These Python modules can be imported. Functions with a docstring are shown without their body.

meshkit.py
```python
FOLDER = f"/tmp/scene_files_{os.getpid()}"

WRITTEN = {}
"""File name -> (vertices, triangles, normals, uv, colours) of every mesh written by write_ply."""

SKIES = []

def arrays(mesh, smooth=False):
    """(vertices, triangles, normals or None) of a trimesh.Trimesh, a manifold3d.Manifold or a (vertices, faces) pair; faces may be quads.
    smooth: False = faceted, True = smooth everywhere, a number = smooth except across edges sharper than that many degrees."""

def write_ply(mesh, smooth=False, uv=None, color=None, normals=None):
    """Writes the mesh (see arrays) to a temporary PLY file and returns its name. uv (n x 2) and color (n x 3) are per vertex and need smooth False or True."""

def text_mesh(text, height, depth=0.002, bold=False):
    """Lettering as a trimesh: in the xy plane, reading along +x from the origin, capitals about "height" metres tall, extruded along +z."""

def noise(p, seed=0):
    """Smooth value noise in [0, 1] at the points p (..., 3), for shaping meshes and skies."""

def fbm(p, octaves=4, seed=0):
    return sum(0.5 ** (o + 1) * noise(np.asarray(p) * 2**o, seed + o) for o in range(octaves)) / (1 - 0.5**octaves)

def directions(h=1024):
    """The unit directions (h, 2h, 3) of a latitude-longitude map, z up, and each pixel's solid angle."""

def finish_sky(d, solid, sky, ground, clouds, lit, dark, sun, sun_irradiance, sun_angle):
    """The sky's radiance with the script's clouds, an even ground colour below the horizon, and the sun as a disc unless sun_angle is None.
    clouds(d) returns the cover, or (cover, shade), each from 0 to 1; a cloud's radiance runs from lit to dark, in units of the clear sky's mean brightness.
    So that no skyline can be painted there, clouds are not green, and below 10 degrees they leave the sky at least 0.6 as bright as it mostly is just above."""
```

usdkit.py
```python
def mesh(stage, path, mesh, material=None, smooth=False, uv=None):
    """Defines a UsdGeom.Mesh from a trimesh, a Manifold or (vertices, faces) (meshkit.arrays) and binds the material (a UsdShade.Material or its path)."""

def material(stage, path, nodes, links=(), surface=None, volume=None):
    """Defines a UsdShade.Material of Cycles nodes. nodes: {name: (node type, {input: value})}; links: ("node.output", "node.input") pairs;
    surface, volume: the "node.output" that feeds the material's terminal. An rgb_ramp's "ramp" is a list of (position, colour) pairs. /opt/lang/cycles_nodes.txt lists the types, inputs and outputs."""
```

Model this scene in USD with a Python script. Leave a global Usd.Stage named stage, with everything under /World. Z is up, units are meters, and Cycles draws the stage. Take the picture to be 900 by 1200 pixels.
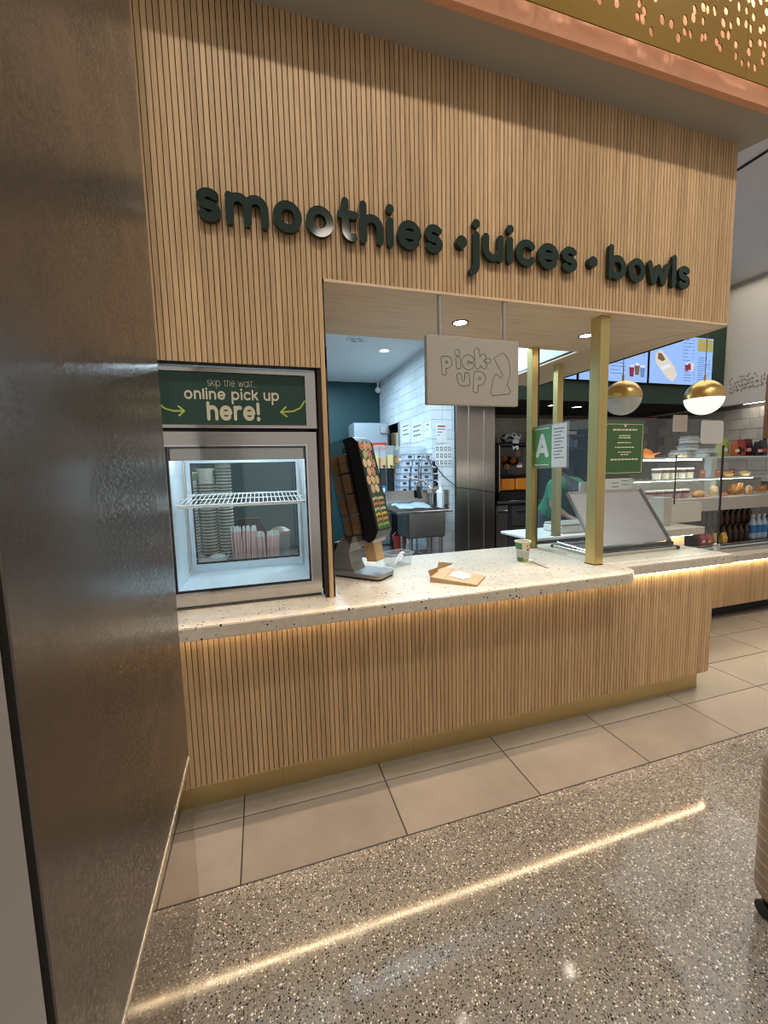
import math, random
import numpy as np, trimesh, usdkit
from pxr import Usd, UsdGeom, UsdLux, UsdShade, Gf, Sdf
from shapely.geometry import LineString, Polygon, Point, MultiPolygon, box as sbox
from shapely.ops import unary_union
from shapely import affinity
import manifold3d as m3

stage = Usd.Stage.CreateInMemory()
UsdGeom.SetStageUpAxis(stage, UsdGeom.Tokens.z)
UsdGeom.SetStageMetersPerUnit(stage, 1.0)
UsdGeom.Xform.Define(stage, '/World')
rnd = random.Random(7)

# ------------------------------------------------------------------ camera
F_PX, YAW, PITCH, ROLL, CAM_H = 475.54, 0.29228, -0.10143, -0.02509, 1.6
def cam_axes():
    cy, sy, cp, sp = math.cos(YAW), math.sin(YAW), math.cos(PITCH), math.sin(PITCH)
    f = np.array([sy * cp, cy * cp, sp]); r = np.array([cy, -sy, 0.0]); u = np.cross(r, f)
    c, s = math.cos(ROLL), math.sin(ROLL)
    return c * r + s * u, -s * r + c * u, f
CR, CU, CF = cam_axes()
CAM = np.array([0, 0, CAM_H])
cam = UsdGeom.Camera.Define(stage, '/World/camera')
mat = Gf.Matrix4d(*CR, 0, *CU, 0, *(-CF), 0, *CAM, 1)
cam.AddTransformOp().Set(mat)
cam.CreateHorizontalApertureAttr(36.0); cam.CreateVerticalApertureAttr(48.0)
cam.CreateFocalLengthAttr(F_PX / 900 * 36.0)
cam.CreateClippingRangeAttr(Gf.Vec2f(0.02, 100))
cam.CreateExposureAttr(0.0)

def at(x, y, X=None, Y=None, Z=None):
    """the point of the place that a pixel of the photograph shows, on the plane X, Y or Z"""
    d = CF + CR * (x - 450) / F_PX - CU * (y - 600) / F_PX
    t = (X - CAM[0]) / d[0] if X is not None else (Y - CAM[1]) / d[1] if Y is not None else (Z - CAM[2]) / d[2]
    return CAM + t * d

def P(px, py, Y): return at(px, py, Y=Y)

# ------------------------------------------------------------------ light: ambient of the hall, unseen hall and kitchen lamps, added fills
def dome(col, strength):
    d = UsdLux.DomeLight.Define(stage, '/World/hall_ambient')
    d.CreateColorAttr(Gf.Vec3f(*col)); d.CreateIntensityAttr(strength)
dome((1.0, 0.93, 0.85), 0.15)
def disk(name, loc, radius, col, inten, rot=(0, 0, 0)):
    l = UsdLux.DiskLight.Define(stage, '/World/' + name)
    l.AddTranslateOp().Set(Gf.Vec3d(*loc)); l.AddRotateXYZOp().Set(Gf.Vec3f(*rot))
    l.CreateRadiusAttr(radius); l.CreateColorAttr(Gf.Vec3f(*col)); l.CreateIntensityAttr(inten)
def rect(name, loc, w, h, col, inten, rot=(0, 0, 0)):
    l = UsdLux.RectLight.Define(stage, '/World/' + name)
    l.AddTranslateOp().Set(Gf.Vec3d(*loc)); l.AddRotateXYZOp().Set(Gf.Vec3f(*rot))
    l.CreateWidthAttr(w); l.CreateHeightAttr(h); l.CreateColorAttr(Gf.Vec3f(*col)); l.CreateIntensityAttr(inten)
def spot(name, loc, inten, col, cone, radius=.03, rot=(0, 0, 0)):
    l = UsdLux.SphereLight.Define(stage, '/World/' + name); l.AddTranslateOp().Set(Gf.Vec3d(*loc)); l.AddRotateXYZOp().Set(Gf.Vec3f(*rot)); l.CreateRadiusAttr(radius); l.CreateColorAttr(Gf.Vec3f(*col)); l.CreateIntensityAttr(inten)
    sh = UsdLux.ShapingAPI.Apply(l.GetPrim()); sh.CreateShapingConeAngleAttr(cone); sh.CreateShapingConeSoftnessAttr(.6)
WARM = (1.0, 0.88, 0.74); COOL = (0.58, 0.82, 1.0)
HALL = 52.0
for i, (x, y, r, k) in enumerate([(-0.2, 1.3, .15, 3.7), (1.5, 1.3, .15, 3.7), (3.2, 1.3, .15, 3.7), (4.9, 1.2, .15, 3.4), (0.4, -0.6, .3, .14), (2.6, -0.6, .3, .14), (4.8, -0.6, .3, .14), (1.4, -3.4, .3, .35)]):
    disk('hall_lamp_%03d' % i, (x, y, 5.6), r, WARM, HALL * k)  # out of view overhead, placed to light the floor and counter
for i, x in enumerate((-.1, 1.1, 2.3, 3.4)):
    spot('wall_washer_%03d' % i, (x, -.25, 5.3), 620.0, WARM, 30, .06, (42, 0, -4))  # unseen spots aimed to brighten the slatted upper wall
rect('kitchen_panel', (1.5, 4.6, 3.44), 1.0, 1.2, COOL, 36.0)  # unseen area sources placed to light the kitchen cool
rect('kitchen_panel_001', (1.2, 7.2, 3.44), 1.2, 0.7, COOL, 30.0)
rect('kitchen_cove', (.7, 3.35, 3.0), 1.6, .8, COOL, 4.5, (180, 0, 0))  # added fill facing up to brighten the kitchen ceiling
rect('back_bar_panel', (5.6, 4.0, 4.5), 4.2, 3.0, (1, .94, .87), 1.75)  # broad fill light added to brighten the back bar

# ------------------------------------------------------------------ materials
def M(name, nodes, links=(), surface='p.BSDF'):
    return usdkit.material(stage, '/World/Looks/' + name, nodes, links, surface=surface)
def plain(name, col, rough=0.5, metal=0.0, **k):
    return M(name, {'p': ('principled_bsdf', dict(base_color=col, roughness=rough, metallic=metal, **k))})
def emis(name, col, s):
    return M(name, {'p': ('emission', dict(color=col, strength=s))}, surface='p.emission')
def oak(name, axis, light=(.60, .405, .22), dark=(.43, .27, .135), rough=.45):
    sc = {'z': (26, 26, 1.4), 'x': (1.6, 26, 26), 'y': (26, 1.6, 26)}[axis]
    return M(name, {'g': ('texture_coordinate', {}), 'o': ('object_info', {}), 'sh': ('vector_math', dict(math_type='add')), 'c': ('combine_xyz', {}),
                    'k': ('math', dict(math_type='multiply', value2=37.0)),
                    'mp': ('mapping', dict(scale=sc)), 'n': ('noise_texture', dict(scale=1.6, detail=4, roughness=.6, distortion=.6)),
                    'r': ('rgb_ramp', dict(ramp=[(.25, dark), (.52, light), (.8, tuple(min(1, c * 1.12) for c in light))])),
                    'h': ('hsv', dict(saturation=1.0)), 'mr': ('map_range', dict(from_min=0, from_max=1, to_min=.88, to_max=1.08)),
                    'p': ('principled_bsdf', dict(roughness=rough, specular_ior_level=.35))},
             [('g.object', 'mp.vector'), ('o.random', 'k.value1'), ('k.value', 'c.x'), ('k.value', 'c.z'), ('mp.vector', 'sh.vector1'), ('c.vector', 'sh.vector2'),
              ('sh.vector', 'n.vector'), ('n.fac', 'r.fac'), ('r.color', 'h.color'), ('o.random', 'mr.value'), ('mr.result', 'h.value'), ('h.color', 'p.base_color')])
OAK_Z, OAK_X, OAK_Y = oak('oak_upright', 'z'), oak('oak_along', 'x', (.80, .60, .40), (.68, .48, .29)), oak('oak_back', 'y', (.78, .57, .37), (.66, .46, .27))
DARKBACK = plain('slat_backing', (.035, .024, .016), .8)

def terrazzo_floor():
    return M('terrazzo', {
        'g': ('geometry', {}),
        'w': ('noise_texture', dict(scale=150, detail=1)),
        'wv': ('vector_math', dict(math_type='multiply_add', vector2=(.004, .004, .004))),
        'v1': ('voronoi_texture', dict(scale=165, feature='f1', randomness=1)),
        'v2': ('voronoi_texture', dict(scale=105, feature='f1', randomness=1)),
        's1': ('separate_color', {}), 's2': ('separate_color', {}),
        'big': ('noise_texture', dict(scale=1.1, detail=2)),
        'base': ('rgb_ramp', dict(ramp=[(.3, (.215, .20, .178)), (.7, (.305, .285, .255))])),
        'cr': ('rgb_ramp', dict(interpolate=False, ramp=[(0, (.035, .03, .025)), (.24, (.09, .07, .055)), (.36, (.40, .34, .27)), (.66, (.21, .17, .13)), (.83, (.78, .72, .62))])),
        'cr2': ('rgb_ramp', dict(interpolate=False, ramp=[(0, (.03, .026, .022)), (.4, (.2, .15, .11)), (.62, (.86, .81, .72)), (.86, (.45, .36, .28))])),
        't1': ('math', dict(math_type='less_than', value2=.40)), 'a1': ('math', dict(math_type='greater_than', value2=.18)), 'm1': ('math', dict(math_type='multiply')),
        't2': ('math', dict(math_type='less_than', value2=.36)), 'a2': ('math', dict(math_type='greater_than', value2=.60)), 'm2': ('math', dict(math_type='multiply')),
        'mx1': ('mix', {}), 'mx2': ('mix', {}),
        'rn': ('noise_texture', dict(scale=14, detail=3)), 'rr': ('map_range', dict(from_min=.3, from_max=.7, to_min=.055, to_max=.09)),
        'p': ('principled_bsdf', dict(specular_ior_level=.5))},
        [('g.position', 'w.vector'), ('w.color', 'wv.vector1'), ('g.position', 'wv.vector3'), ('wv.vector', 'v1.vector'), ('wv.vector', 'v2.vector'),
         ('v1.color', 's1.color'), ('v2.color', 's2.color'), ('s1.r', 'cr.fac'), ('s2.r', 'cr2.fac'),
         ('v1.distance', 't1.value1'), ('s1.g', 'a1.value1'), ('t1.value', 'm1.value1'), ('a1.value', 'm1.value2'),
         ('v2.distance', 't2.value1'), ('s2.g', 'a2.value1'), ('t2.value', 'm2.value1'), ('a2.value', 'm2.value2'),
         ('g.position', 'big.vector'), ('big.fac', 'base.fac'), ('base.color', 'mx1.color1'), ('cr.color', 'mx1.color2'), ('m1.value', 'mx1.fac'),
         ('mx1.color', 'mx2.color1'), ('cr2.color', 'mx2.color2'), ('m2.value', 'mx2.fac'), ('mx2.color', 'p.base_color'),
         ('g.position', 'rn.vector'), ('rn.fac', 'rr.value'), ('rr.result', 'p.roughness')])
TERRAZZO = terrazzo_floor()
def slab_mat():
    return M('speckled_slab', {
        'g': ('geometry', {}), 'w': ('noise_texture', dict(scale=120, detail=1)), 'wv': ('vector_math', dict(math_type='multiply_add', vector2=(.004, .004, .004))),
        'v': ('voronoi_texture', dict(scale=52, randomness=1)), 's': ('separate_color', {}),
        't': ('math', dict(math_type='multiply_add', value2=.55, value3=-.225)), 'l': ('math', dict(math_type='less_than')),
        'cr': ('rgb_ramp', dict(interpolate=False, ramp=[(0, (.03, .028, .025)), (.55, (.12, .1, .085)), (.75, (.33, .27, .2))])),
        'n': ('noise_texture', dict(scale=40, detail=4)), 'b': ('rgb_ramp', dict(ramp=[(.3, (.58, .51, .41)), (.7, (.68, .61, .50))])),
        'm': ('mix', {}), 'p': ('principled_bsdf', dict(roughness=.28))},
        [('g.position', 'w.vector'), ('w.color', 'wv.vector1'), ('g.position', 'wv.vector3'), ('wv.vector', 'v.vector'), ('v.color', 's.color'), ('s.r', 't.value1'),
         ('v.distance', 'l.value1'), ('t.value', 'l.value2'), ('s.g', 'cr.fac'), ('g.position', 'n.vector'), ('n.fac', 'b.fac'), ('b.color', 'm.color1'), ('cr.color', 'm.color2'), ('l.value', 'm.fac'), ('m.color', 'p.base_color')])
SLAB = slab_mat()
def tile_mat(name, a, b, rough=.35, scale=2.2, bump=0.0):
    return M(name, {'g': ('geometry', {}), 'o': ('object_info', {}), 'n': ('noise_texture', dict(scale=scale, detail=6, roughness=.65)), 'r': ('rgb_ramp', dict(ramp=[(.3, a), (.7, b)])),
                    'h': ('hsv', {}), 'mr': ('map_range', dict(to_min=.93, to_max=1.06)), 'p': ('principled_bsdf', dict(roughness=rough))},
             [('g.position', 'n.vector'), ('n.fac', 'r.fac'), ('r.color', 'h.color'), ('o.random', 'mr.value'), ('mr.result', 'h.value'), ('h.color', 'p.base_color')])
FLOORTILE = tile_mat('floor_tile', (.205, .182, .158), (.275, .246, .216), .3)
GROUT = plain('dark_grout', (.03, .027, .024), .8)
WTILE = tile_mat('white_wall_tile', (.62, .66, .69), (.72, .76, .78), .22)
BTILE = tile_mat('beige_wall_tile', (.45, .41, .36), (.56, .51, .45), .25, 6)
WGROUT = plain('grey_grout', (.18, .20, .22), .8)
BGROUT = plain('brown_grout', (.16, .14, .12), .8)
def panel_mat():
    return M('mottled_bronze', {
        'g': ('geometry', {}), 'n': ('noise_texture', dict(scale=130, detail=6, roughness=.75)), 'n2': ('noise_texture', dict(scale=3.2, detail=4, roughness=.6)),
        'mask': ('math', dict(math_type='multiply')), 'st': ('rgb_ramp', dict(ramp=[(.47, (0, 0, 0)), (.55, (1, 1, 1))])), 'st2': ('rgb_ramp', dict(ramp=[(.42, (0, 0, 0)), (.62, (1, 1, 1))])),
        'rr': ('map_range', dict(to_min=.24, to_max=.42)), 'c': ('mix', dict(color1=(.150, .128, .110), color2=(.105, .090, .077))),
        'p': ('principled_bsdf', dict(metallic=.6, specular_ior_level=.7))},
        [('g.position', 'n.vector'), ('g.position', 'n2.vector'), ('n.fac', 'st.fac'), ('n2.fac', 'st2.fac'), ('st.color', 'mask.value1'), ('st2.color', 'mask.value2'),
         ('mask.value', 'rr.value'), ('rr.result', 'p.roughness'), ('mask.value', 'c.fac'), ('c.color', 'p.base_color')])
BRONZE = panel_mat()
def brushed(name, col, rough, axis='x', metal=1.0):
    sc = {'x': (2, 420, 420), 'y': (420, 2, 420), 'z': (420, 420, 2)}[axis]
    return M(name, {'g': ('geometry', {}), 'mp': ('mapping', dict(scale=sc)), 'n': ('noise_texture', dict(scale=1.5, detail=3)), 'rr': ('map_range', dict(to_min=rough * .82, to_max=rough * 1.15)),
                    'b': ('bump', dict(strength=.03, distance=.004)), 'p': ('principled_bsdf', dict(base_color=col, metallic=metal))},
             [('g.position', 'mp.vector'), ('mp.vector', 'n.vector'), ('n.fac', 'rr.value'), ('rr.result', 'p.roughness'), ('n.fac', 'b.height'), ('b.normal', 'p.normal')])
STEEL = brushed('brushed_steel', (.56, .54, .52), .17)
STEELZ = brushed('brushed_steel_upright', (.60, .58, .56), .30, 'z')
BRASS = brushed('brushed_brass', (.62, .48, .20), .38, 'z')
BRASSX = brushed('brass_kick', (.66, .52, .25), .42, 'x')
GOLD = plain('gold_painted_metal', (.15, .082, .004), .7, specular_ior_level=.08)
GOLDP = brushed('pendant_brass', (.66, .46, .17), .3, 'x')
CHROME = plain('chrome', (.75, .76, .78), .12, 1.0)
PEACH = plain('peach_paint', (.72, .37, .22), .6)
GREYSOFFIT = plain('soffit_paint', (.40, .375, .32), .7)
CEILW = plain('ceiling_paint', (.80, .78, .76), .8)
KCEIL = plain('kitchen_ceiling_paint', (.84, .86, .86), .8)
BEIGE = plain('beige_paint', (.62, .565, .49), .7)
TEAL = plain('teal_paint', (.006, .048, .056), .55)
DKGREEN = plain('dark_green_paint', (.010, .042, .025), .4)
SIGNGREEN = plain('sign_green', (.018, .062, .045), .42)
LETTER = plain('letter_green', (.005, .022, .0135), .07)
CREAM = plain('cream_print', (.72, .66, .48), .5)
LIME = plain('lime_print', (.50, .62, .10), .5)
BLACK = plain('black_plastic', (.012, .012, .013), .35)
BLACKMATT = plain('black_matt', (.014, .013, .012), .7)
WHITE = plain('white_plastic', (.78, .78, .77), .4)
OFFWHITE = plain('off_white', (.66, .61, .53), .5)
SIGNGREY = plain('warm_grey_sign', (.385, .36, .31), .5)
ROD = plain('satin_rod', (.42, .39, .35), .35, .7)
GREYPANEL = plain('grey_panel', (.27, .26, .25), .45)
TRIMALU = plain('pale_aluminium', (.72, .66, .58), .3, .8)
KRAFT = tile_mat('kraft_paper', (.48, .31, .155), (.56, .38, .20), .7, 14)
PAPER = plain('white_paper', (.74, .74, .72), .7)
INK = plain('dark_ink', (.05, .05, .055), .6)
GREYINK = plain('grey_ink', (.22, .23, .25), .6)
RED = plain('red_print', (.55, .05, .035), .5)
ORANGE = plain('orange_plastic', (.80, .24, .02), .4)
YELLOW = plain('yellow_print', (.80, .55, .06), .5)
GREEN = plain('leaf_green', (.07, .24, .07), .5)
CARDGREEN = plain('card_green', (.10, .31, .12), .5)
BLUE = plain('blue_print', (.03, .20, .52), .4)
PINK = plain('pink_paper', (.80, .50, .46), .6)
SALMON = plain('salmon_card', (.80, .24, .13), .6)
BREAD = tile_mat('baked_crust', (.48, .22, .06), (.66, .38, .13), .6, 40)
COOKIE = tile_mat('pale_biscuit', (.62, .45, .24), (.74, .58, .36), .7, 60)
BERRY = plain('dark_berries', (.16, .02, .03), .4)
JUICE = plain('orange_juice', (.85, .36, .02), .3, transmission_weight=.2)
COLA = plain('dark_brown_drink', (.055, .022, .012), .12)
TAN = plain('tan_shell', (.33, .255, .185), .5)
FRIDGEIN = plain('cooler_liner', (.66, .74, .80), .35)
CHARCOAL = plain('charcoal_paint', (.035, .033, .032), .5)
SKIN = plain('skin', (.30, .17, .11), .55)
SHIRT = plain('green_cotton', (.02, .17, .075), .85)
DENIM = plain('dark_trousers', (.03, .035, .05), .85)
HAIR = plain('black_hair', (.012, .009, .008), .6)
QUARRY = tile_mat('quarry_floor', (.10, .075, .065), (.16, .12, .10), .5)
def glass(name, tint=(1, 1, 1), base=.04, rough=0.0, gcol=(1, 1, 1)):
    return M(name, {'lw': ('layer_weight', dict(blend=.5)), 'pw': ('math', dict(math_type='power', value2=5.0)), 'ad': ('math', dict(math_type='multiply_add', value2=1 - base, value3=base)),
                    't': ('transparent_bsdf', dict(color=tint)), 'g': ('glossy_bsdf', dict(color=gcol, roughness=rough)), 'm': ('mix_closure', {})},
             [('lw.facing', 'pw.value1'), ('pw.value', 'ad.value1'), ('ad.value', 'm.fac'), ('t.BSDF', 'm.closure1'), ('g.BSDF', 'm.closure2')], surface='m.closure')
PANE = glass('clear_pane', (.95, .97, .96))
TINT = glass('tinted_pane', (.80, .76, .72), .04)
SMOKE = glass('smoked_plastic', (.78, .75, .72), .05, .06)
CLEARP = M('clear_plastic', {'t': ('transparent_bsdf', dict(color=(.93, .95, .96))), 'd': ('principled_bsdf', dict(base_color=(.75, .78, .8), roughness=.2)), 'm': ('mix_closure', dict(fac=.22))},
           [('t.BSDF', 'm.closure1'), ('d.BSDF', 'm.closure2')], surface='m.closure')
FROST = M('frosted_plate', {'t': ('transparent_bsdf', dict(color=(.9, .9, .9))), 'd': ('principled_bsdf', dict(base_color=(.66, .66, .62), roughness=.6)), 'm': ('mix_closure', dict(fac=.62))},
          [('t.BSDF', 'm.closure1'), ('d.BSDF', 'm.closure2')], surface='m.closure')
LED = emis('warm_led', (1.0, .79, .50), 40.0)
LEDW = emis('white_led', (1.0, .93, .82), 16.0)
LEDC = emis('cool_led', (.72, .88, 1.0), 38.0)
DOWNL = emis('downlight_lens', (1.0, .88, .72), 26.0)
DOWNC = emis('cool_downlight_lens', (.85, .95, 1.0), 14.0)
DOWNS = emis('small_downlight_lens', (1.0, .92, .8), 5.0)
GLOBE = emis('glowing_globe', (1.0, .93, .82), 1.15)
GLOBEOFF = plain('clouded_globe', (.60, .58, .54), .4)
SCREEN = emis('menu_screen', (.34, .54, 1.0), 1.0)
SCREENTXT = emis('menu_screen_text', (.22, .32, .62), .8)
SCREENWH = emis('menu_screen_white', (.85, .88, 1.0), .95)
SCREENYL = emis('menu_screen_yellow', (.55, .48, .16), .8)
SCREENBR = emis('menu_screen_bread', (.82, .76, .66), .9)
SCREENBR2 = emis('menu_screen_filling', (.30, .18, .10), .7)
SCREENRD = emis('menu_screen_red', (.40, .05, .10), .7)

# ------------------------------------------------------------------ scene-graph helpers
used = {}
def numbered(parent, name):
    k = (parent, name); n = used.get(k, 0); used[k] = n + 1
    return name if n == 0 else '%s_%03d' % (name, n)
def tag(prim, label=None, cat=None, group=None, kind=None):
    for k, v in (('label', label), ('category', cat), ('group', group), ('kind', kind)):
        if v: prim.SetCustomDataByKey(k, v)
class T:
    """one thing: an Xform at its base; parts are given in world coordinates (world=True) or in its own"""
    def __init__(s, name, label=None, cat=None, loc=(0, 0, 0), rotz=0.0, group=None, kind=None):
        s.path = '/World/' + numbered('/World', name); s.loc = np.array(loc, float); s.rotz = rotz
        x = UsdGeom.Xform.Define(stage, s.path); x.AddTranslateOp().Set(Gf.Vec3d(*map(float, loc))); x.AddRotateZOp().Set(float(rotz))
        s.prim = x.GetPrim(); s.group = group
        tag(s.prim, label, cat, group, kind)
    def add(s, name, mesh, m, parent=None, label=None, smooth=30, world=True, kind=None):
        if name in ('print_lines', 'print', 'emblem', 'dot_pattern', 'outline_print'): kind = 'stuff'
        p = parent or s.path
        p = p + '/' + numbered(p, name)
        if world:
            mesh = (mesh if isinstance(mesh, trimesh.Trimesh) else to_tm(mesh)).copy(); mesh.apply_translation(-s.loc)
            if s.rotz: mesh.apply_transform(trimesh.transformations.rotation_matrix(-math.radians(s.rotz), [0, 0, 1]))
        g = usdkit.mesh(stage, p, mesh, m, smooth=smooth)
        tag(g.GetPrim(), label, None, None, kind)
        return p
    def dup(s, loc, rotz=None, label=None, group=None):
        base = s.path.rsplit('/', 1)[1]
        base = base[:-4] if base[-4:-3] == '_' and base[-3:].isdigit() else base
        p = '/World/' + numbered('/World', base)
        x = UsdGeom.Xform.Define(stage, p); x.GetPrim().GetReferences().AddInternalReference(s.path)
        x.GetPrim().GetAttribute('xformOp:translate').Set(Gf.Vec3d(*map(float, loc)))
        x.GetPrim().GetAttribute('xformOp:rotateZ').Set(float(s.rotz if rotz is None else rotz))
        x.GetPrim().SetInstanceable(True); tag(x.GetPrim(), label, None, group)
        return x.GetPrim()
def one(name, mesh, m, label=None, cat=None, group=None, kind=None, smooth=30):
    p = '/World/' + numbered('/World', name)
    g = usdkit.mesh(stage, p, mesh, m, smooth=smooth); tag(g.GetPrim(), label, cat, group, kind)
    return p
ORD = ['first', 'second', 'third', 'fourth', 'fifth', 'sixth', 'seventh', 'eighth', 'ninth', 'tenth', 'eleventh', 'twelfth', 'thirteenth', 'fourteenth']

# ------------------------------------------------------------------ mesh helpers
def to_tm(m):
    if isinstance(m, trimesh.Trimesh): return m
    if hasattr(m, 'to_mesh'):
        q = m.to_mesh(); return trimesh.Trimesh(np.array(q.vert_properties)[:, :3], np.array(q.tri_verts), process=False)
    return trimesh.Trimesh(*m, process=False)
def cat(*ms): return trimesh.util.concatenate([to_tm(m) for m in ms])
def box(x0, x1, y0, y1, z0, z1, b=0.0):
    if b <= 0:
        m = trimesh.creation.box(extents=(x1 - x0, y1 - y0, z1 - z0)); m.apply_translation(((x0 + x1) / 2, (y0 + y1) / 2, (z0 + z1) / 2)); return m
    b = min(b, (x1 - x0) * .45, (y1 - y0) * .45, (z1 - z0) * .45); pts = []
    for X, sx in ((x0, 1), (x1, -1)):
        for Y, sy in ((y0, 1), (y1, -1)):
            for Z, sz in ((z0, 1), (z1, -1)):
                pts += [(X, Y + sy * b, Z + sz * b), (X + sx * b, Y, Z + sz * b), (X + sx * b, Y + sy * b, Z)]
    return trimesh.Trimesh(pts, process=False).convex_hull
def vslat(x0, x1, y0, y1, z0, z1, b=.002):
    """an upright slat: chamfered on its four long edges"""
    p = [(x0 + b, y0), (x1 - b, y0), (x1, y0 + b), (x1, y1), (x0, y1), (x0, y0 + b)]
    m = trimesh.creation.extrude_polygon(Polygon(p), z1 - z0, engine='earcut'); m.apply_translation((0, 0, z0)); return m
def cyl(p0, p1, r, n=16, r2=None):
    p0, p1 = np.array(p0, float), np.array(p1, float); d = p1 - p0; L = np.linalg.norm(d)
    m = trimesh.creation.revolve(np.array([(0, 0), (r, 0), (r if r2 is None else r2, L), (0, L)]), sections=n)
    m.apply_transform(trimesh.geometry.align_vectors([0, 0, 1], d / L)); m.apply_translation(p0); return m
def lathe(prof, n=24, loc=(0, 0, 0)):
    m = trimesh.creation.revolve(np.array(prof, float), sections=n); m.apply_translation(loc); return m
def tube(pts, r, n=8):
    pts = [np.array(p, float) for p in pts]
    sph = lambda p: m3.Manifold.sphere(r, n).translate(tuple(p))
    out = None
    for a, b in zip(pts, pts[1:]):
        h = m3.Manifold.batch_hull([sph(a), sph(b)]); out = h if out is None else out + h
    return to_tm(out)
def chain(nodes, bones, length=.02, smooth=10):
    """joints with radii, bones between them, joined into one smooth surface"""
    out = None
    for a, b in bones:
        (pa, ra), (pb, rb) = nodes[a], nodes[b]
        h = m3.Manifold.batch_hull([m3.Manifold.sphere(ra, 20).translate(tuple(map(float, pa))), m3.Manifold.sphere(rb, 20).translate(tuple(map(float, pb)))])
        out = h if out is None else out + h
    m = to_tm(out.refine_to_length(length)); m.merge_vertices()
    trimesh.smoothing.filter_taubin(m, iterations=smooth); return m
def polys(g): return [p for p in (g.geoms if hasattr(g, 'geoms') else [g]) if not p.is_empty and p.area > 0]
def extr(g, d): return cat(*[trimesh.creation.extrude_polygon(p, d, engine='earcut') for p in polys(g)])
FRONT = np.array([[1, 0, 0, 0], [0, 0, -1, 0], [0, 1, 0, 0], [0, 0, 0, 1.0]])     # drawing x,y -> world X,Z; extruded towards -Y
RIGHTF = np.array([[0, 0, -1, 0], [-1, 0, 0, 0], [0, 1, 0, 0], [0, 0, 0, 1.0]])   # drawing x -> -Y; extruded towards -X
def front(g, depth, x, y, z):
    m = extr(g, depth); m.apply_transform(FRONT); m.apply_translation((x, y, z)); return m
def rbox2(x0, y0, x1, y1, r): return sbox(x0 + r, y0 + r, x1 - r, y1 - r).buffer(r, quad_segs=5)
def frame_of(pts, origin, ex, ey):
    """extrudes a drawing in the plane (ex, ey) at origin"""
    ez = np.cross(ex, ey); t = np.eye(4); t[:3, 0], t[:3, 1], t[:3, 2], t[:3, 3] = ex, ey, ez, origin; return t

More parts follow.
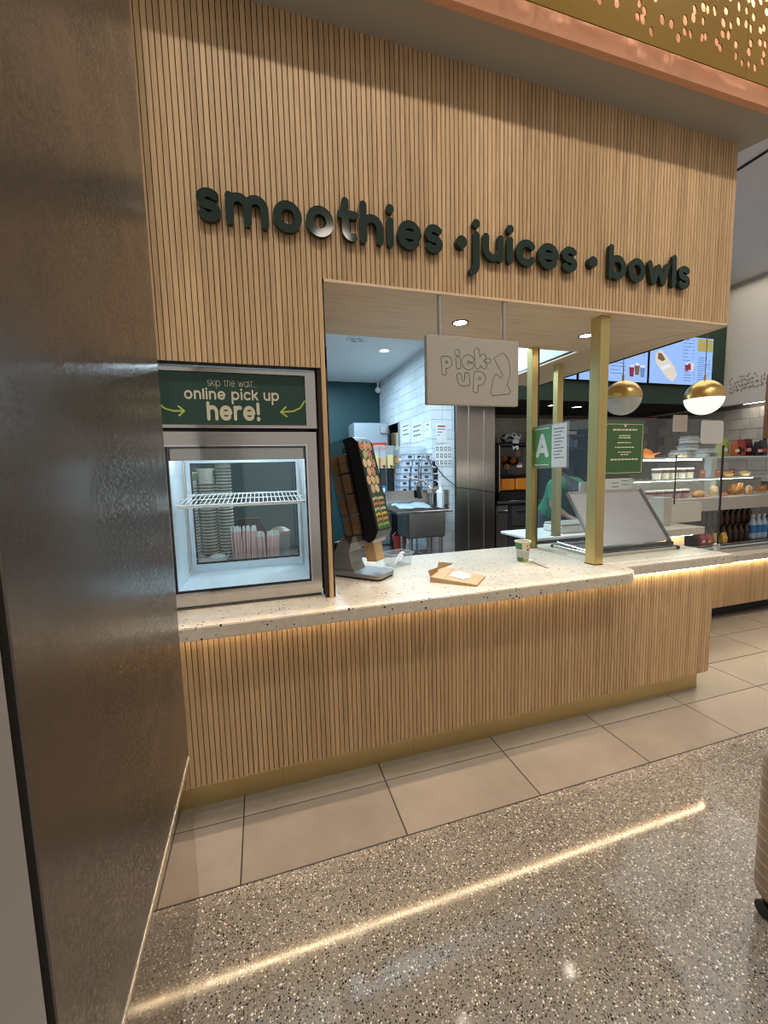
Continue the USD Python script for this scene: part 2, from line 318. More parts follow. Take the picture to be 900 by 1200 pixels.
# ------------------------------------------------------------------ rounded lettering drawn as strokes (x-height 1)
def arc(cx, cy, rx, ry, a, b, n=20):
    t = np.radians(np.linspace(a, b, n)); return [(cx + rx * math.cos(k), cy + ry * math.sin(k)) for k in t]
ASC = 1.40
def glyph(c, r):
    R = .5 - r; q = (1 - 2 * r) / 4; L = []; dot = []
    if c == 'o': L = [arc(.5, .5, R, R, 0, 360, 40)]; w = 1
    elif c == 'c': L = [arc(.48, .5, R, R, 46, 314, 30)]; w = .86
    elif c == 'e': L = [arc(.5, .5, R, R, 0, 318, 34), [(r, .5), (1 - r, .5)]]; w = 1
    elif c == 's': L = [arc(.38, .5 + q, .38 - r, q, 35, 270) + arc(.38, .5 - q, .38 - r, q, 90, -145)]; w = .76
    elif c == 'm': a = .29; L = [[(r, r), (r, 1 - r)]] + [arc(r + a * (2 * k + 1), 1 - r - a, a, a, 180, 0) + [(r + a * (2 * k + 2), r)] for k in (0, 1)]; w = 4 * a + 2 * r
    elif c in 'nh': a = .32; L = [[(r, r), (r, (ASC if c == 'h' else 1) - r)], arc(r + a, 1 - r - a, a, a, 180, 0) + [(r + 2 * a, r)]]; w = 2 * a + 2 * r
    elif c == 'u': a = .32; L = [[(r, 1 - r)] + arc(r + a, r + a, a, a, 180, 360), [(r + 2 * a, 1 - r), (r + 2 * a, r)]]; w = 2 * a + 2 * r
    elif c == 't': L = [[(.3, ASC - .12)] + arc(.3 + .24, r + .24, .24, .24, 180, 285, 8), [(r, 1 - r), (.66, 1 - r)]]; w = .7
    elif c == 'i': L = [[(r, r), (r, 1 - r)]]; dot = [(r, max(ASC - .12, 1.06 + 1.2 * r))]; w = 2 * r
    elif c == 'j': L = [[(.28, 1 - r)] + arc(.28 - .2, -.22, .2, .24, 0, -85, 8)]; dot = [(.28, max(ASC - .12, 1.06 + 1.2 * r))]; w = .28 + r
    elif c == 'l': L = [[(r, r), (r, ASC - r)]]; w = 2 * r
    elif c in 'bp': L = [arc(.5, .5, R, R, 0, 360, 40), [(r, r if c == 'b' else -.38), (r, ASC - r if c == 'b' else 1 - r)]]; w = 1
    elif c in 'adgq': L = [arc(.5, .5, R, R, 0, 360, 40), [(1 - r, -.2 if c in 'gq' else r), (1 - r, ASC - r if c == 'd' else 1 - r)]] + ([arc(.5, -.2, R, .27, 0, -150, 12)] if c == 'g' else []); w = 1
    elif c == 'k': L = [[(r, r), (r, ASC - r)], [(r + .04, .42), (.68, 1 - r)], [(.32, .6), (.72, r)]]; w = .74 + r * .4
    elif c == 'w': L = [[(r, 1 - r), (.38, r), (.68, .9 - r), (.98, r), (1.36 - r, 1 - r)]]; w = 1.36
    elif c == 'r': L = [[(r, r), (r, 1 - r)], arc(r + .32, 1 - r - .34, .32, .34, 180, 70, 10)]; w = .52 + r
    elif c == 'y': L = [[(r, 1 - r), (.42, r + .05)], [(.84 - r, 1 - r), (.28, -.42)]]; w = .84
    elif c == 'f': L = [[(.28, r), (.28, 1.1)] + arc(.28 + .22, 1.15, .22, .3, 180, 85, 8), [(r * .6, 1 - r), (.6, 1 - r)]]; w = .62
    elif c == '-': L = [[(r, .52), (.5 - r * .5, .52)]]; w = .5
    elif c == '!': L = [[(r, .52), (r, ASC - r)]]; dot = [(r, r)]; w = 2 * r
    elif c == '.': dot = [(r, r)]; w = 2 * r
    elif c == 'A': L = [[(r, r), (.6, 1.5 - r), (1.2 - r, r)], [(.28, .45), (.92, .45)]]; w = 1.2
    else: w = .42
    g = unary_union([LineString(l).buffer(r, quad_segs=6) for l in L] + [Point(p).buffer(r * 1.18, quad_segs=8) for p in dot]) if L or dot else Polygon()
    return g, w
def word(text, r=.13, gap=.13):
    x, out = 0.0, []
    for c in text:
        g, w = glyph(c, r); out.append(affinity.translate(g, x, 0)); x += w + gap
    return out, x - gap
def line_of(text, height, r=.13, gap=.13, width=None):
    """the joined drawing of a line, x-height = height; centred on x = 0 if a width is given"""
    gs, w = word(text, r, gap); sx = (width / w) if width else height
    return affinity.scale(unary_union(gs), sx, height, origin=(0, 0)), w * sx

# ================================================================== THE SETTING
ZC, ZS, ZT = .965, 2.495, 3.60          # worktop, wooden soffit, top of the slatted wall
YF, YSL = 2.0, 1.965                    # slatted upper wall, slatted counter front
XR = 3.03                               # right end of the upper wall
PITCH_S, SLW = .0238, .0208
# floor of polished terrazzo and a border of large tiles
fl = T('floor', kind='structure')
fl.add('terrazzo_field', box(-4, 9, -5, 1.544, -.06, 0), TERRAZZO)
fl.add('grout_bed', box(-4, 9, 1.544, 9.6, -.06, -.004), GROUT)
fl.add('edge_strip', box(-4, 9, 1.541, 1.546, -.03, .0006), GROUT)
X0, TS, TD = -.1596, .696, .348
rows = [1.546, 1.880, 2.228, 2.576, 2.924]
for r_ in range(4):
    cols = [-1.55, -.855, -.456, X0] + [X0 + TS * k for k in range(1, 11)]
    for a, b in zip(cols, cols[1:]):
        if r_ >= 2 and b < 2.9: continue
        fl.add('floor_tile', box(a + .003, b - .003, rows[r_] + .002, rows[r_ + 1] - .003, -.03, 0, .0015), FLOORTILE)
fl.add('kitchen_tiling', box(-1.5, 8.3, 2.93, 9.6, -.03, -.001), QUARRY)

# ---- slatted upper wall with its wooden soffit
wall = T('wall_upper', kind='structure')
wall.add('backing', cat(box(-.9, .334, YF + .010, YF + .07, 2.10, ZT), box(.288, .336, YF + .010, YF + .12, ZC, 2.2), box(.30, XR - .03, YF + .010, YF + .07, ZS + .002, ZT),
                        box(XR - .07, XR - .010, YF + .05, 4.0, ZS + .002, ZT)), DARKBACK)
x = -.885; SLATS = []
n_full = 0
while x < XR - .05:
    if .283 < x < .325: z0 = ZC
    elif x <= .283: z0 = 2.098
    else: z0 = ZS + .012
    wall.add('slat', vslat(x, x + SLW, YF, YF + .010, z0, ZT), OAK_Z)
    x += PITCH_S
# rounded corner and return
for k in range(3):
    a = math.radians(15 + 30 * k); cx, cy, rr = XR - .045, YF + .045, .045
    m = vslat(-SLW / 2, SLW / 2, -.010, 0, ZS, ZT); m.apply_transform(trimesh.transformations.rotation_matrix(a, [0, 0, 1]))
    m.apply_translation((cx + (rr - .01) * math.sin(a), cy - (rr - .01) * math.cos(a), 0)); wall.add('slat', m, OAK_Z)
y = YF + .05
while y < 3.95:
    m = vslat(-SLW / 2, SLW / 2, -.010, 0, ZS, ZT); m.apply_transform(trimesh.transformations.rotation_matrix(math.pi / 2, [0, 0, 1])); m.apply_translation((XR - .010, y + SLW / 2, 0))
    wall.add('slat', m, OAK_Z); y += PITCH_S
# wooden underside: front board, return board, mitre seam between them, raised lip
XI, YB = 2.45, 2.725
def zslab(poly, z0, z1):
    m = extr(poly, z1 - z0); m.apply_translation((0, 0, z0)); return m
frontb = Polygon([(.334, YF), (XR - .045, YF), (XR - .012, YF + .012), (XI + .002, YB - .002), (XI, YB), (.334, YB)])
retb = Polygon([(XR - .008, YF + .018), (XR, YF + .05), (XR, 3.95), (XI, 3.95), (XI, YB + .002)])
wall.add('soffit_board', zslab(frontb, ZS, ZS + .012), OAK_X)
wall.add('soffit_board', zslab(retb.buffer(-.001), ZS, ZS + .012), OAK_Y)
wall.add('inner_face', cat(box(.334, XI, YB - .02, YB, ZS + .03, ZT), box(XI, XI + .02, YB - .02, 3.95, ZS + .03, ZT)), KCEIL)
wall.add('shadow_gap', box(XR - .035, XR - .02, YF + .3, 3.95, ZS - .006, ZS + .001), BLACKMATT)
wall.add('opening_jamb', box(.326, .3345, YF + .012, YF + .12, ZC, ZS), OAK_Z)

# ---- grey soffit over the wall, peach upstand and perforated gold screen in front
so = T('ceiling_soffit', kind='structure')
so.add('underside', zslab(Polygon([(-2.5, 1.768), (3.2, 1.768), (XR + .05, 2.06), (XR + .05, 2.3), (-2.5, 2.3)]), ZT, ZT + .05), GREYSOFFIT)
so.add('upper_box', cat(box(-2.5, XR + .05, 2.06, 4.0, ZT + .05, 4.5)), GREYSOFFIT)
pe = T('trim_1', kind='structure')
pe.add('peach_upstand', box(-2.5, 6.5, 1.765, 1.80, ZT - .006, 5.0), PEACH)
gs = T('perforated_screen', 'gold painted metal screen pierced with small oval holes above the slatted wall', 'screen', (2.5, 1.71, 3.63))
holes = []; hr = random.Random(3)
for i in range(64):
    for j in range(9):
        hx, hz = .95 + i * .052 + hr.uniform(-.017, .017), 3.73 + j * .062 + hr.uniform(-.02, .02) + .03 * math.sin(i * .55)
        if hr.random() < .22 or (hx < 1.25 and j < 2): continue
        holes.append(affinity.rotate(affinity.scale(Point(hx, hz).buffer(1, quad_segs=3), hr.uniform(.011, .017), hr.uniform(.018, .025)), hr.uniform(-15, 15)))
gs.add('sheet', front(Polygon(sbox(-2.4, 3.63, 2.585, 5.0)).difference(unary_union(holes)), .004, 0, 1.712, 0), GOLD, smooth=False, label='left gold sheet')
gs.add('sheet', front(sbox(2.588, 3.63, 6.4, 5.0).difference(unary_union(holes)), .004, 0, 1.712, 0), GOLD, smooth=False)
pe.add('cove_lamp', box(-2.4, 6.4, 1.735, 1.750, 4.20, 4.22), emis('unseen_amber_led', (1.0, .74, .54), 400.0))  # unseen strip placed to light the peach behind the holes

# ---- left: bronze panel, its foot trim, tinted glass under it, grey panel beyond the joint
wl = T('wall_left', kind='structure')
XP = -.303
wl.add('bronze_panel', box(XP - .03, XP, .592, 1.53, .588, 5.0, .002), BRONZE)
wl.add('foot_trim', box(XP - .032, XP + .004, .592, 1.528, .572, .588, .002), TRIMALU)
wl.add('foot_glass', box(XP - .012, XP - .004, .592, 1.541, 0, .572), TINT)
wl.add('joint', box(XP - .03, XP - .012, .57, .592, 0, 5.0), BLACKMATT)
wl.add('grey_panel', box(XP - .03, XP + .001, -3.5, .57, 0, 5.0, .002), GREYPANEL)

# ---- kitchen shell
YFW = 5.9
XK = at(506, 520, Y=YFW)[0]; YKB = 8.7; ZK = 3.50
XCOL0 = at(534.5, 560, Y=5.84)[0]; XCOL1 = at(580.5, 560, Y=5.84)[0]
wk = T('wall_kitchen_back', kind='structure')
wk.add('teal_face', box(-1.5, XK + .1, YKB, YKB + .1, 0, ZK), TEAL)
ww = T('wall_kitchen_right', kind='structure')
ww.add('grout_bed', cat(box(XK + .012, XK + .1, YFW + .012, 7.55, 0, ZK), box(XK + .012, XK + .1, 8.35, YKB, 0, ZK), box(XK + .012, XK + .1, 7.55, 8.35, 2.55, ZK), box(XK + .012, XCOL0 + .1, YFW + .012, YFW + .1, 0, ZK)), WGROUT)
th, tw = .148, .30
for j in range(1, 24):
    z0 = j * th; off = 0
    y = YFW
    while y < YKB - .02:
        y1 = min(y + tw, YKB)
        if not (z0 < 2.5 and y1 > 7.55 and y < 8.35):
            ww.add('wall_tile', box(XK, XK + .012, y + .002, y1 - .002, z0 + .002, min(z0 + th, ZK) - .002), WTILE, smooth=False)
        y += tw
    x = XK + .012
    while x < XCOL0 + .02:
        ww.add('wall_tile', box(x + .002, x + .17 - .002, YFW, YFW + .012, z0 + .002, z0 + th - .002), WTILE, smooth=False); x += .17
ck = T('ceiling_kitchen', kind='structure')
ck.add('ceiling_board', box(-1.5, XK + .1, YB, YKB + .1, ZK, ZK + .05), KCEIL)
ck.add('ceiling_board', box(XK + .1, XR, YB, 6.2, ZK, ZK + .05), KCEIL)
wkl = T('wall_kitchen_left', kind='structure')
wkl.add('wall_face', box(-1.6, -1.5, 2.3, YKB + .1, 0, ZK + .05), plain('kitchen_wall_paint', (.6, .64, .66), .7))

# ---- back bar shell: tiled back wall, green bulkhead, right wall
YTW, YG, XW, ZW = 6.70, 5.2, 7.8, 4.56
zb0 = at(712, 471, Y=YG)[2]
wb = T('wall_back_bar', kind='structure')
wb.add('grout_bed', box(XCOL1 - .1, XW + .4, YTW + .012, YTW + .1, 0, 3.2), BGROUT)
bt = .14
for j in range(11, 18):
    x = XCOL1 + (.06 if j % 2 else 0)
    while x < 7.75:
        if x < 7.75: wb.add('wall_tile', box(x + .002, x + bt - .002, YTW, YTW + .012, j * bt + .002, (j + 1) * bt - .002), BTILE, smooth=False)
        x += bt
bh = T('wall_bulkhead', kind='structure')
bh.add('green_face', box(3.3, XW - .02, YG, YG + .08, zb0, ZW), DKGREEN)
bh.add('underside', box(3.3, XW + .2, YG + .08, YTW + .1, zb0, zb0 + .05), BLACKMATT)
wr = T('wall_right', kind='structure')
wr.add('beige_face', box(XW, XW + .08, 1.5, YTW, at(850, 476, X=XW)[2], ZW, .003), BEIGE)
zr = at(850, 476, X=XW)[2]
wr.add('cove_underside', box(XW + .08, XW + .34, 1.5, YTW, zr + .02, zr + .06), BEIGE)
wr.add('grout_bed', box(XW + .312, XW + .4, 1.5, YTW, 0, zr + .02), BGROUT)
for j in range(7, 14):
    y = 3.0 + (.14 if j % 2 else 0)
    while y < YTW - .3:
        wr.add('wall_tile', box(XW + .30 - .006 * rnd.random(), XW + .312, y + .003, y + .277, j * .18 + .003, (j + 1) * .18 - .003), BTILE, smooth=False); y += .28
wr.add('cove_lamp', box(XW + .10, XW + .14, 3.0, 4.95, zr - .004, zr + .016), LEDW)
dots = []
for i in range(60):
    u = i / 59; yy = at(856, 445, X=XW)[1] - u * 1.0; k = hr.randint(1, 4)
    for j in range(k): dots.append(affinity.scale(Point(-(yy + hr.uniform(-.02, .02)), zr + .22 + j * .07 + .10 * u + hr.uniform(-.02, .02)).buffer(1, quad_segs=2), .011, .018))
dm = extr(unary_union(dots), .003); dm.apply_transform(RIGHTF); dm.apply_translation((XW, 0, 0))
wr.add('dot_pattern', dm, plain('brown_dots', (.30, .24, .19), .7), smooth=False)
cr = T('ceiling_back_bar', kind='structure')
cr.add('ceiling_board', box(XR + .05, XW + .4, 1.8, YTW + .1, ZW, ZW + .05), CEILW)
sx = at(884, 186, Z=ZW)[0]
cr.add('slot_diffuser', box(sx - .014, sx + .014, 2.0, 5.2, ZW - .012, ZW + .002), BLACKMATT)

# ================================================================== THE COUNTER
ct = T('service_counter', 'oak slatted service counter with brass kick and glowing strip under its worktop', 'counter', (1.25, 2.4, 0))
XCL, XCE = -.70, 2.965
ct.add('body', cat(box(XCL, XCE - .012, YSL + .012, 2.60, .135, .905), ), DARKBACK)
x = XCL
while x < XCE - .03:
    ct.add('slat', vslat(x, x + SLW, YSL, YSL + .012, .135, .905), OAK_Z); x += PITCH_S
m = vslat(-SLW / 2, SLW / 2, -.010, 0, .135, .905); m.apply_transform(trimesh.transformations.rotation_matrix(math.pi / 4, [0, 0, 1])); m.apply_translation((XCE - .013, YSL + .013, 0)); ct.add('slat', m, OAK_Z)
y = YSL + .02
while y < 2.58:
    m = vslat(-SLW / 2, SLW / 2, -.012, 0, .135, .905); m.apply_transform(trimesh.transformations.rotation_matrix(math.pi / 2, [0, 0, 1])); m.apply_translation((XCE - .012, y + SLW / 2, 0)); ct.add('slat', m, OAK_Z); y += PITCH_S
kx = [XCL, .03, .74, 1.45, 2.15, 2.905]
for a, b in zip(kx, kx[1:]): ct.add('kick_plate', box(a + .0008, b - .0008, 2.007, 2.03, 0, .135), BRASSX, label='brass kick plate')
ct.add('plinth', box(XCL, 2.90, 2.03, 2.58, 0, .135), DARKBACK)
ct.add('led_strip', box(XCL, XCE + .0, 1.950, 1.958, .896, .902), LED, label='warm glowing strip')
ct.add('led_strip', box(XCE + .004, XCE + .022, 1.96, 2.55, .896, .902), LED)
ct.add('oak_shelf', cat(box(XCL, XCE, 2.60, 2.66, .06, .905)), OAK_X)
# worktop: the deep slab with a rounded end, then set back over the right part
pts = [(XCL - .05, 1.807), (2.0, 1.807)] + [(2.0 + .165 * math.sin(t), 1.972 - .165 * math.cos(t)) for t in np.linspace(.1, math.pi / 2 - .05, 12)] + [(2.168, 1.938)]
pts = [(XCL - .05, 1.807), (1.98, 1.807)] + [(1.98 + .175 * math.sin(t), 1.807 + .125 * (1 - math.cos(t))) for t in np.linspace(.12, math.pi / 2, 12)] + [(2.155, 1.938), (3.085, 1.938), (3.11, 1.965), (3.11, 2.72), (2.13, 2.80), (.72, 2.80), (.72, 2.88), (XCL - .05, 2.88)]
sp = Polygon(pts)
sm = cat(zslab(sp.buffer(-.004), .905, ZC), zslab(sp, .909, ZC - .004))
one('worktop', sm, SLAB, 'long pale speckled stone worktop with one rounded step on the oak counter', 'countertop')
tl = T('worktop_groove', kind='structure')
tl.add('groove', box(2.20, 3.09, 2.0, 2.004, ZC, ZC + .0006), GREYINK)

# ---- brass posts
def post(x0, x1, y0, y1, label, slot=False):
    p = T('brass_post', label, 'post', ((x0 + x1) / 2, (y0 + y1) / 2, ZC))
    p.add('shaft', box(x0, x1, y0, y1, ZC + .004, ZS, .002), BRASS)
    p.add('foot', box(x0 - .002, x1 + .002, y0 - .002, y1 + .002, ZC, ZC + .004), BLACK)
    p.add('seam', box((x0 + x1) / 2 - .0008, (x0 + x1) / 2 + .0008, y0 - .0006, y0 + .001, ZC + .01, ZS - .01), BRASSX)
    if slot: p.add('glazing_gasket', box(x1 - .012, x1 - .004, y0 - .003, y0 + .0, ZC + .01, ZS - .01), BLACK, label='dark glazing gasket')
    return p
a = at(684, 661, Z=ZC); b = at(707.7, 662, Z=ZC)
PX0, PX1, PY0, PY1 = 2.005, 2.075, 2.045, 2.125
post(PX0, PX1, PY0, PY1, 'thick brass post standing at the front of the worktop beside the steel cover')
post(2.0, 2.065, 2.68, 2.745, 'slim brass post behind the printed cup, carrying the letter card', True)
post(2.54, 2.60, 3.05, 3.11, 'brass post mostly hidden behind the thick front post')

# ---- glass screens on the worktop
g1 = T('glass_screen', 'clear glass screen beside the thick brass post, with a frosted plate at its corner', 'glass screen', (2.6, 2.07, ZC))
gx1 = at(843, 600, Y=2.07)[0]; gz1 = at(800, 491, Y=2.07)[2]
g1.add('pane', box(PX1, gx1, 2.068, 2.076, ZC, gz1), PANE)
g1.add('dark_edge', box(gx1, gx1 + .008, 2.066, 2.078, ZC, at(846, 522, Y=2.07)[2], .001), BLACKMATT, label='dark edge of the pane')
g1.add('foot_clip', cat(box(gx1 - .02, gx1 + .012, 2.058, 2.086, ZC, ZC + .05, .002)), CHROME)
fp = rbox2(at(822, 500, Y=2.06)[0], at(822, 520, Y=2.06)[2], at(848, 500, Y=2.06)[0], at(848, 493, Y=2.06)[2], .02)
g1.add('frosted_plate', front(fp, .004, 0, 2.064, 0), FROST, label='pale frosted corner plate')
g2 = T('glass_screen', 'clear glass screen running back between two brass posts, carrying the letter card', 'glass screen', (2.04, 2.4, ZC))
g2.add('pane', box(2.036, 2.044, PY1, 2.68, ZC, 1.90), PANE)
gx = at(791.5, 555, Y=2.6)[0]
g3 = T('glass_screen', 'small glass divider with a thin black edge in front of the yoghurt cups', 'glass screen', (gx, 2.6, 1.13))
g3.add('pane', box(gx - .5, gx, 2.598, 2.604, 1.30, at(791, 533, Y=2.6)[2]), PANE); g3.add('dark_edge', box(gx, gx + .007, 2.596, 2.606, 1.25, at(791, 533, Y=2.6)[2]), BLACKMATT)

# ================================================================== LETTERING on the slatted wall
def sign_word(text, xa, xb, zbase, xh, label):
    t = T('sign_lettering', label, 'lettering', ((xa + xb) / 2, YF, zbase))
    gs_, w = word(text, .135, .15); s = (xb - xa) / w
    for g, c in zip(gs_, text):
        g = affinity.scale(g, s, xh, origin=(0, 0))
        big = front(g, .020, xa, YF - .012, zbase); 
        t.add('letter_' + c, big, LETTER, smooth=40)
        q = g.centroid
        pin = front(g.buffer(-.012) if not g.buffer(-.012).is_empty else g, .013, xa, YF + .0, zbase)
        t.add('standoff', pin, BLACKMATT, smooth=False)
    return t
sign_word('smoothies', -.197, .935, 2.672, .134, 'raised dark green letters reading smoothies on the slatted wall')
sign_word('juices', 1.085, 1.755, 2.672, .134, 'raised dark green letters reading juices, between two round dots')
sign_word('bowls', 1.975, 2.605, 2.668, .134, 'raised dark green letters reading bowls, at the right of the slatted wall')
for xx, lab in ((1.04, 'raised dark green round dot after the word smoothies'), (1.865, 'raised dark green round dot before the word bowls')):
    one('sign_dot', front(Point(0, 0).buffer(.030, quad_segs=10), .032, xx, YF, 2.745), LETTER, lab, 'dot')

# ---- hanging pick-up sign
hs = T('hanging_sign', 'warm grey board hung on two rods with outlined words pick-up and a bent arrow', 'sign', (1.12, 2.03, 2.3))
SX0, SX1, SZ0, SZ1 = .853, 1.402, 1.94, 2.29
hs.add('board', box(SX0, SX1, 2.0, 2.035, SZ0, SZ1, .002), SIGNGREY)
for xx in (.935, 1.318): hs.add('rod', cyl((xx, 2.018, SZ1), (xx, 2.018, ZS), .0125, 16), ROD)
def outline(g, w): return unary_union([LineString(list(p.exterior.coords)).buffer(w) for p in polys(g)] + [LineString(list(i.coords)).buffer(w) for p in polys(g) for i in p.interiors])
def spx(px, py): return ((px - 62) / (708 - 62) * (SX1 - SX0), SZ1 - SZ0 - (py - 270) / (755 - 270) * (SZ1 - SZ0))
outs = []
for c, px, py, h, rot in (('p', 160, 500, .050, 4), ('i', 262, 500, .052, 6), ('c', 300, 500, .062, 0), ('k', 392, 492, .062, 4), ('-', 470, 470, .045, 10), ('u', 272, 626, .056, 8), ('p', 378, 606, .058, -2)):
    g, w = glyph(c, .2); x0, y0 = spx(px, py)
    outs.append(outline(affinity.translate(affinity.rotate(affinity.scale(g, h * 1.25, h * 1.25, origin=(0, 0)), rot, origin=(0, 0)), x0, y0), .0012))
ar = [spx(*p) for p in [(525, 405), (590, 362), (625, 395), (642, 450), (645, 520), (622, 600), (650, 640), (640, 664), (512, 681), (504, 650), (518, 560), (540, 517), (580, 550), (592, 525), (562, 475)]]
outs.append(outline(Polygon(ar).buffer(-.006).buffer(.006, quad_segs=6), .0012))
hs.add('outline_print', front(unary_union(outs), .0008, SX0, 2.0, SZ0), INK, smooth=False)

for i, (x_, y_) in enumerate(((1.225, 2.345), (2.205, 2.375), (.55, 2.345))): spot('soffit_spot_%03d' % i, (x_, y_, ZS - .04), 620.0, (1.0, .88, .70), 33)  # beams of the two downlights; the third is added fill without a fitting
# ---- downlights in the wooden soffit, in the kitchen ceiling and under the bulkhead
def downlight(x, y, z, r, label, lens, rim=BLACK, group=None):
    d = T('downlight', label, 'ceiling light', (x, y, z - .004), group=group)
    d.add('trim_ring', lathe([(r, 0), (r * 1.22, 0), (r * 1.22, .004), (r, .004)], 24, (x, y, z - .004)), rim)
    d.add('lens', lathe([(0, 0), (r, 0), (r, .002), (0, .002)], 24, (x, y, z - .003)), lens)
downlight(1.225, 2.345, ZS, .042, 'round recessed light in the wooden soffit, beside the hanging sign', DOWNL)
downlight(2.205, 2.375, ZS, .042, 'round recessed light in the wooden soffit, beside the thick brass post', DOWNL)
kl = at(450.5, 411, Z=ZK)
downlight(kl[0], kl[1], ZK, .075, 'bright recessed light in the kitchen ceiling', DOWNC, WHITE)
for (px, py), lab in (((647.7, 475), 'left recessed light under the black bulkhead'), ((676, 477), 'right recessed light under the black bulkhead, next to the post')):
    q = at(px, py, Z=zb0); downlight(q[0], q[1], zb0, .075, lab, DOWNS)
q = at(418, 397, Z=ZK)
sd = T('ceiling_vent', 'small round white vent in the kitchen ceiling', 'vent', (q[0], q[1], ZK - .02))
sd.add('disc', lathe([(0, 0), (.12, .004), (.16, .02), (0, .02)], 24, (q[0], q[1], ZK - .02)), WHITE)
for k in range(4):
    a = math.radians(90 * k + 20); sd.add('slot', box(q[0] + .07 * math.cos(a) - .03, q[0] + .07 * math.cos(a) + .03, q[1] + .07 * math.sin(a) - .012, q[1] + .07 * math.sin(a) + .012, ZK - .021, ZK - .012), GREYINK)
q = at(443, 448, Y=YKB - .12)
cc = T('security_camera', 'small white security camera in the corner of the kitchen ceiling', 'camera', (q[0], q[1], ZK - .2))
cc.add('bracket', cyl((q[0], YKB - .1, ZK), (q[0], YKB - .1, ZK - .12), .02), WHITE)
cc.add('dome', trimesh.creation.icosphere(2, .065).apply_translation((q[0], YKB - .1, ZK - .17)), WHITE)

# ================================================================== GLASS-DOOR COOLER in the wall
def depth_of(p): return float((np.asarray(p) - CAM) @ CF)
fr = T('display_cooler', 'steel glass-door cooler set into the slatted wall, under a green header', 'cooler', (-.08, 2.3, ZC))
FX0, FX1, FY = -.47, .281, 2.06
ZD0, ZD1, ZH0, ZH1 = .982, 1.80, 1.816, 2.088
IX0, IX1, IZ0, IZ1, IY = -.405, .228, 1.035, 1.745, 2.54
fr.add('cabinet', cat(box(FX0, FX0 + .04, FY + .045, 2.58, ZC + .012, ZH1), box(FX1 - .03, FX1, FY + .045, 2.58, ZC + .012, ZH1), box(FX0, FX1, FY + .045, 2.58, ZC + .012, IZ0 - .006), box(FX0, FX1, FY + .045, 2.58, IZ1 + .004, ZH1), box(FX1 - .004, FX1 + .006, FY + .02, 2.5, ZC + .03, ZH1 - .01)), BLACK)
for xx in (FX0 + .06, FX1 - .06): fr.add('foot', cyl((xx, FY + .12, ZC), (xx, FY + .12, ZC + .02), .02, 12), BLACK)
lin = fr.add('liner', cat(box(FX0 + .04, IX0, FY + .05, IY, IZ0, IZ1), box(IX1, FX1 - .03, FY + .05, IY, IZ0, IZ1), box(IX0, IX1, FY + .05, IY, IZ0 - .006, IZ0), box(IX0, IX1, FY + .05, IY, IZ1 - .002, IZ1 + .004)), FRIDGEIN, label='pale lit interior')
wl0, wl1 = at(223, 543, Y=IY), at(350, 653, Y=IY)
wx0, wx1, wz0, wz1 = at(226, 600, Y=IY)[0], at(349, 600, Y=IY)[0], at(231, 662, Y=IY)[2], at(224, 543, Y=IY)[2]
fr.add('rear_frame', front(sbox(IX0 - .02, IZ0, IX1 + .02, IZ1).difference(sbox(wx0, wz0, wx1, wz1)), .012, 0, IY + .012, 0), FRIDGEIN)
fr.add('rear_glass', box(wx0, wx1, IY + .014, IY + .018, wz0, wz1), PANE)
fr.add('rear_gasket', front(sbox(wx0 - .001, wz0 - .001, wx1 + .001, wz1 + .001).difference(sbox(wx0 + .008, wz0 + .010, wx1 - .008, wz1 - .006)), .006, 0, IY + .013, 0), BLACK)
fr.add('lamp_tube', box(IX0 + .02, IX1 - .02, FY + .06, FY + .08, IZ1 - .022, IZ1 - .003), LEDC, label='cool white lamp tube')
dr = fr.add('door_frame', front(sbox(FX0 + .004, ZD0, FX1 - .004, ZD1).difference(sbox(FX0 + .055, ZD0 + .055, FX1 - .05, ZD1 - .06)), .034, 0, FY + .034, 0), STEEL, smooth=False, label='brushed steel door frame')
fr.add('door_bevel', front(sbox(FX0 + .045, ZD0 + .046, FX1 - .042, ZD1 - .05).difference(sbox(FX0 + .062, ZD0 + .064, FX1 - .058, ZD1 - .068)), .010, 0, FY + .012, 0), CHROME, smooth=False)
fr.add('door_gasket', front(sbox(FX0 + .05, ZD0 + .05, FX1 - .046, ZD1 - .055).difference(sbox(FX0 + .068, ZD0 + .07, FX1 - .064, ZD1 - .073)), .006, 0, FY + .030, 0), BLACK, smooth=False)
fr.add('door_glass', box(FX0 + .06, FX1 - .055, FY + .014, FY + .019, ZD0 + .06, ZD1 - .065), PANE)
fr.add('inner_header', box(IX0, IX1, FY + .05, FY + .056, IZ1 - .075, IZ1), STEEL)
zsf = at(280, 589, Y=2.14)[2]
wires = [cyl((IX0 + .03 + i * (IX1 - IX0 - .06) / 27, 2.135, zsf), (IX0 + .03 + i * (IX1 - IX0 - .06) / 27, 2.46, zsf + .035), .0022, 6) for i in range(28)]
fr.add('wire_shelf', cat(*wires), WHITE, label='white wire shelf bars', kind='stuff')
for yy in (2.13, 2.30, 2.46): fr.add('shelf_rail', cyl((IX0 + .006, yy, zsf - .004 + (yy - 2.13) * .106), (IX1 - .006, yy, zsf - .004 + (yy - 2.13) * .106), .0045 if yy != 2.30 else .003, 8), WHITE)
fr.add('price_rail', box(IX0 + .02, IX1 - .012, 2.118, 2.122, zsf - .017, zsf - .009, .001), WHITE)
for xx in (IX0 + .002, IX1 - .010): fr.add('shelf_track', box(xx, xx + .008, 2.44, 2.47, IZ0 + .02, IZ1 - .02), TRIMALU)
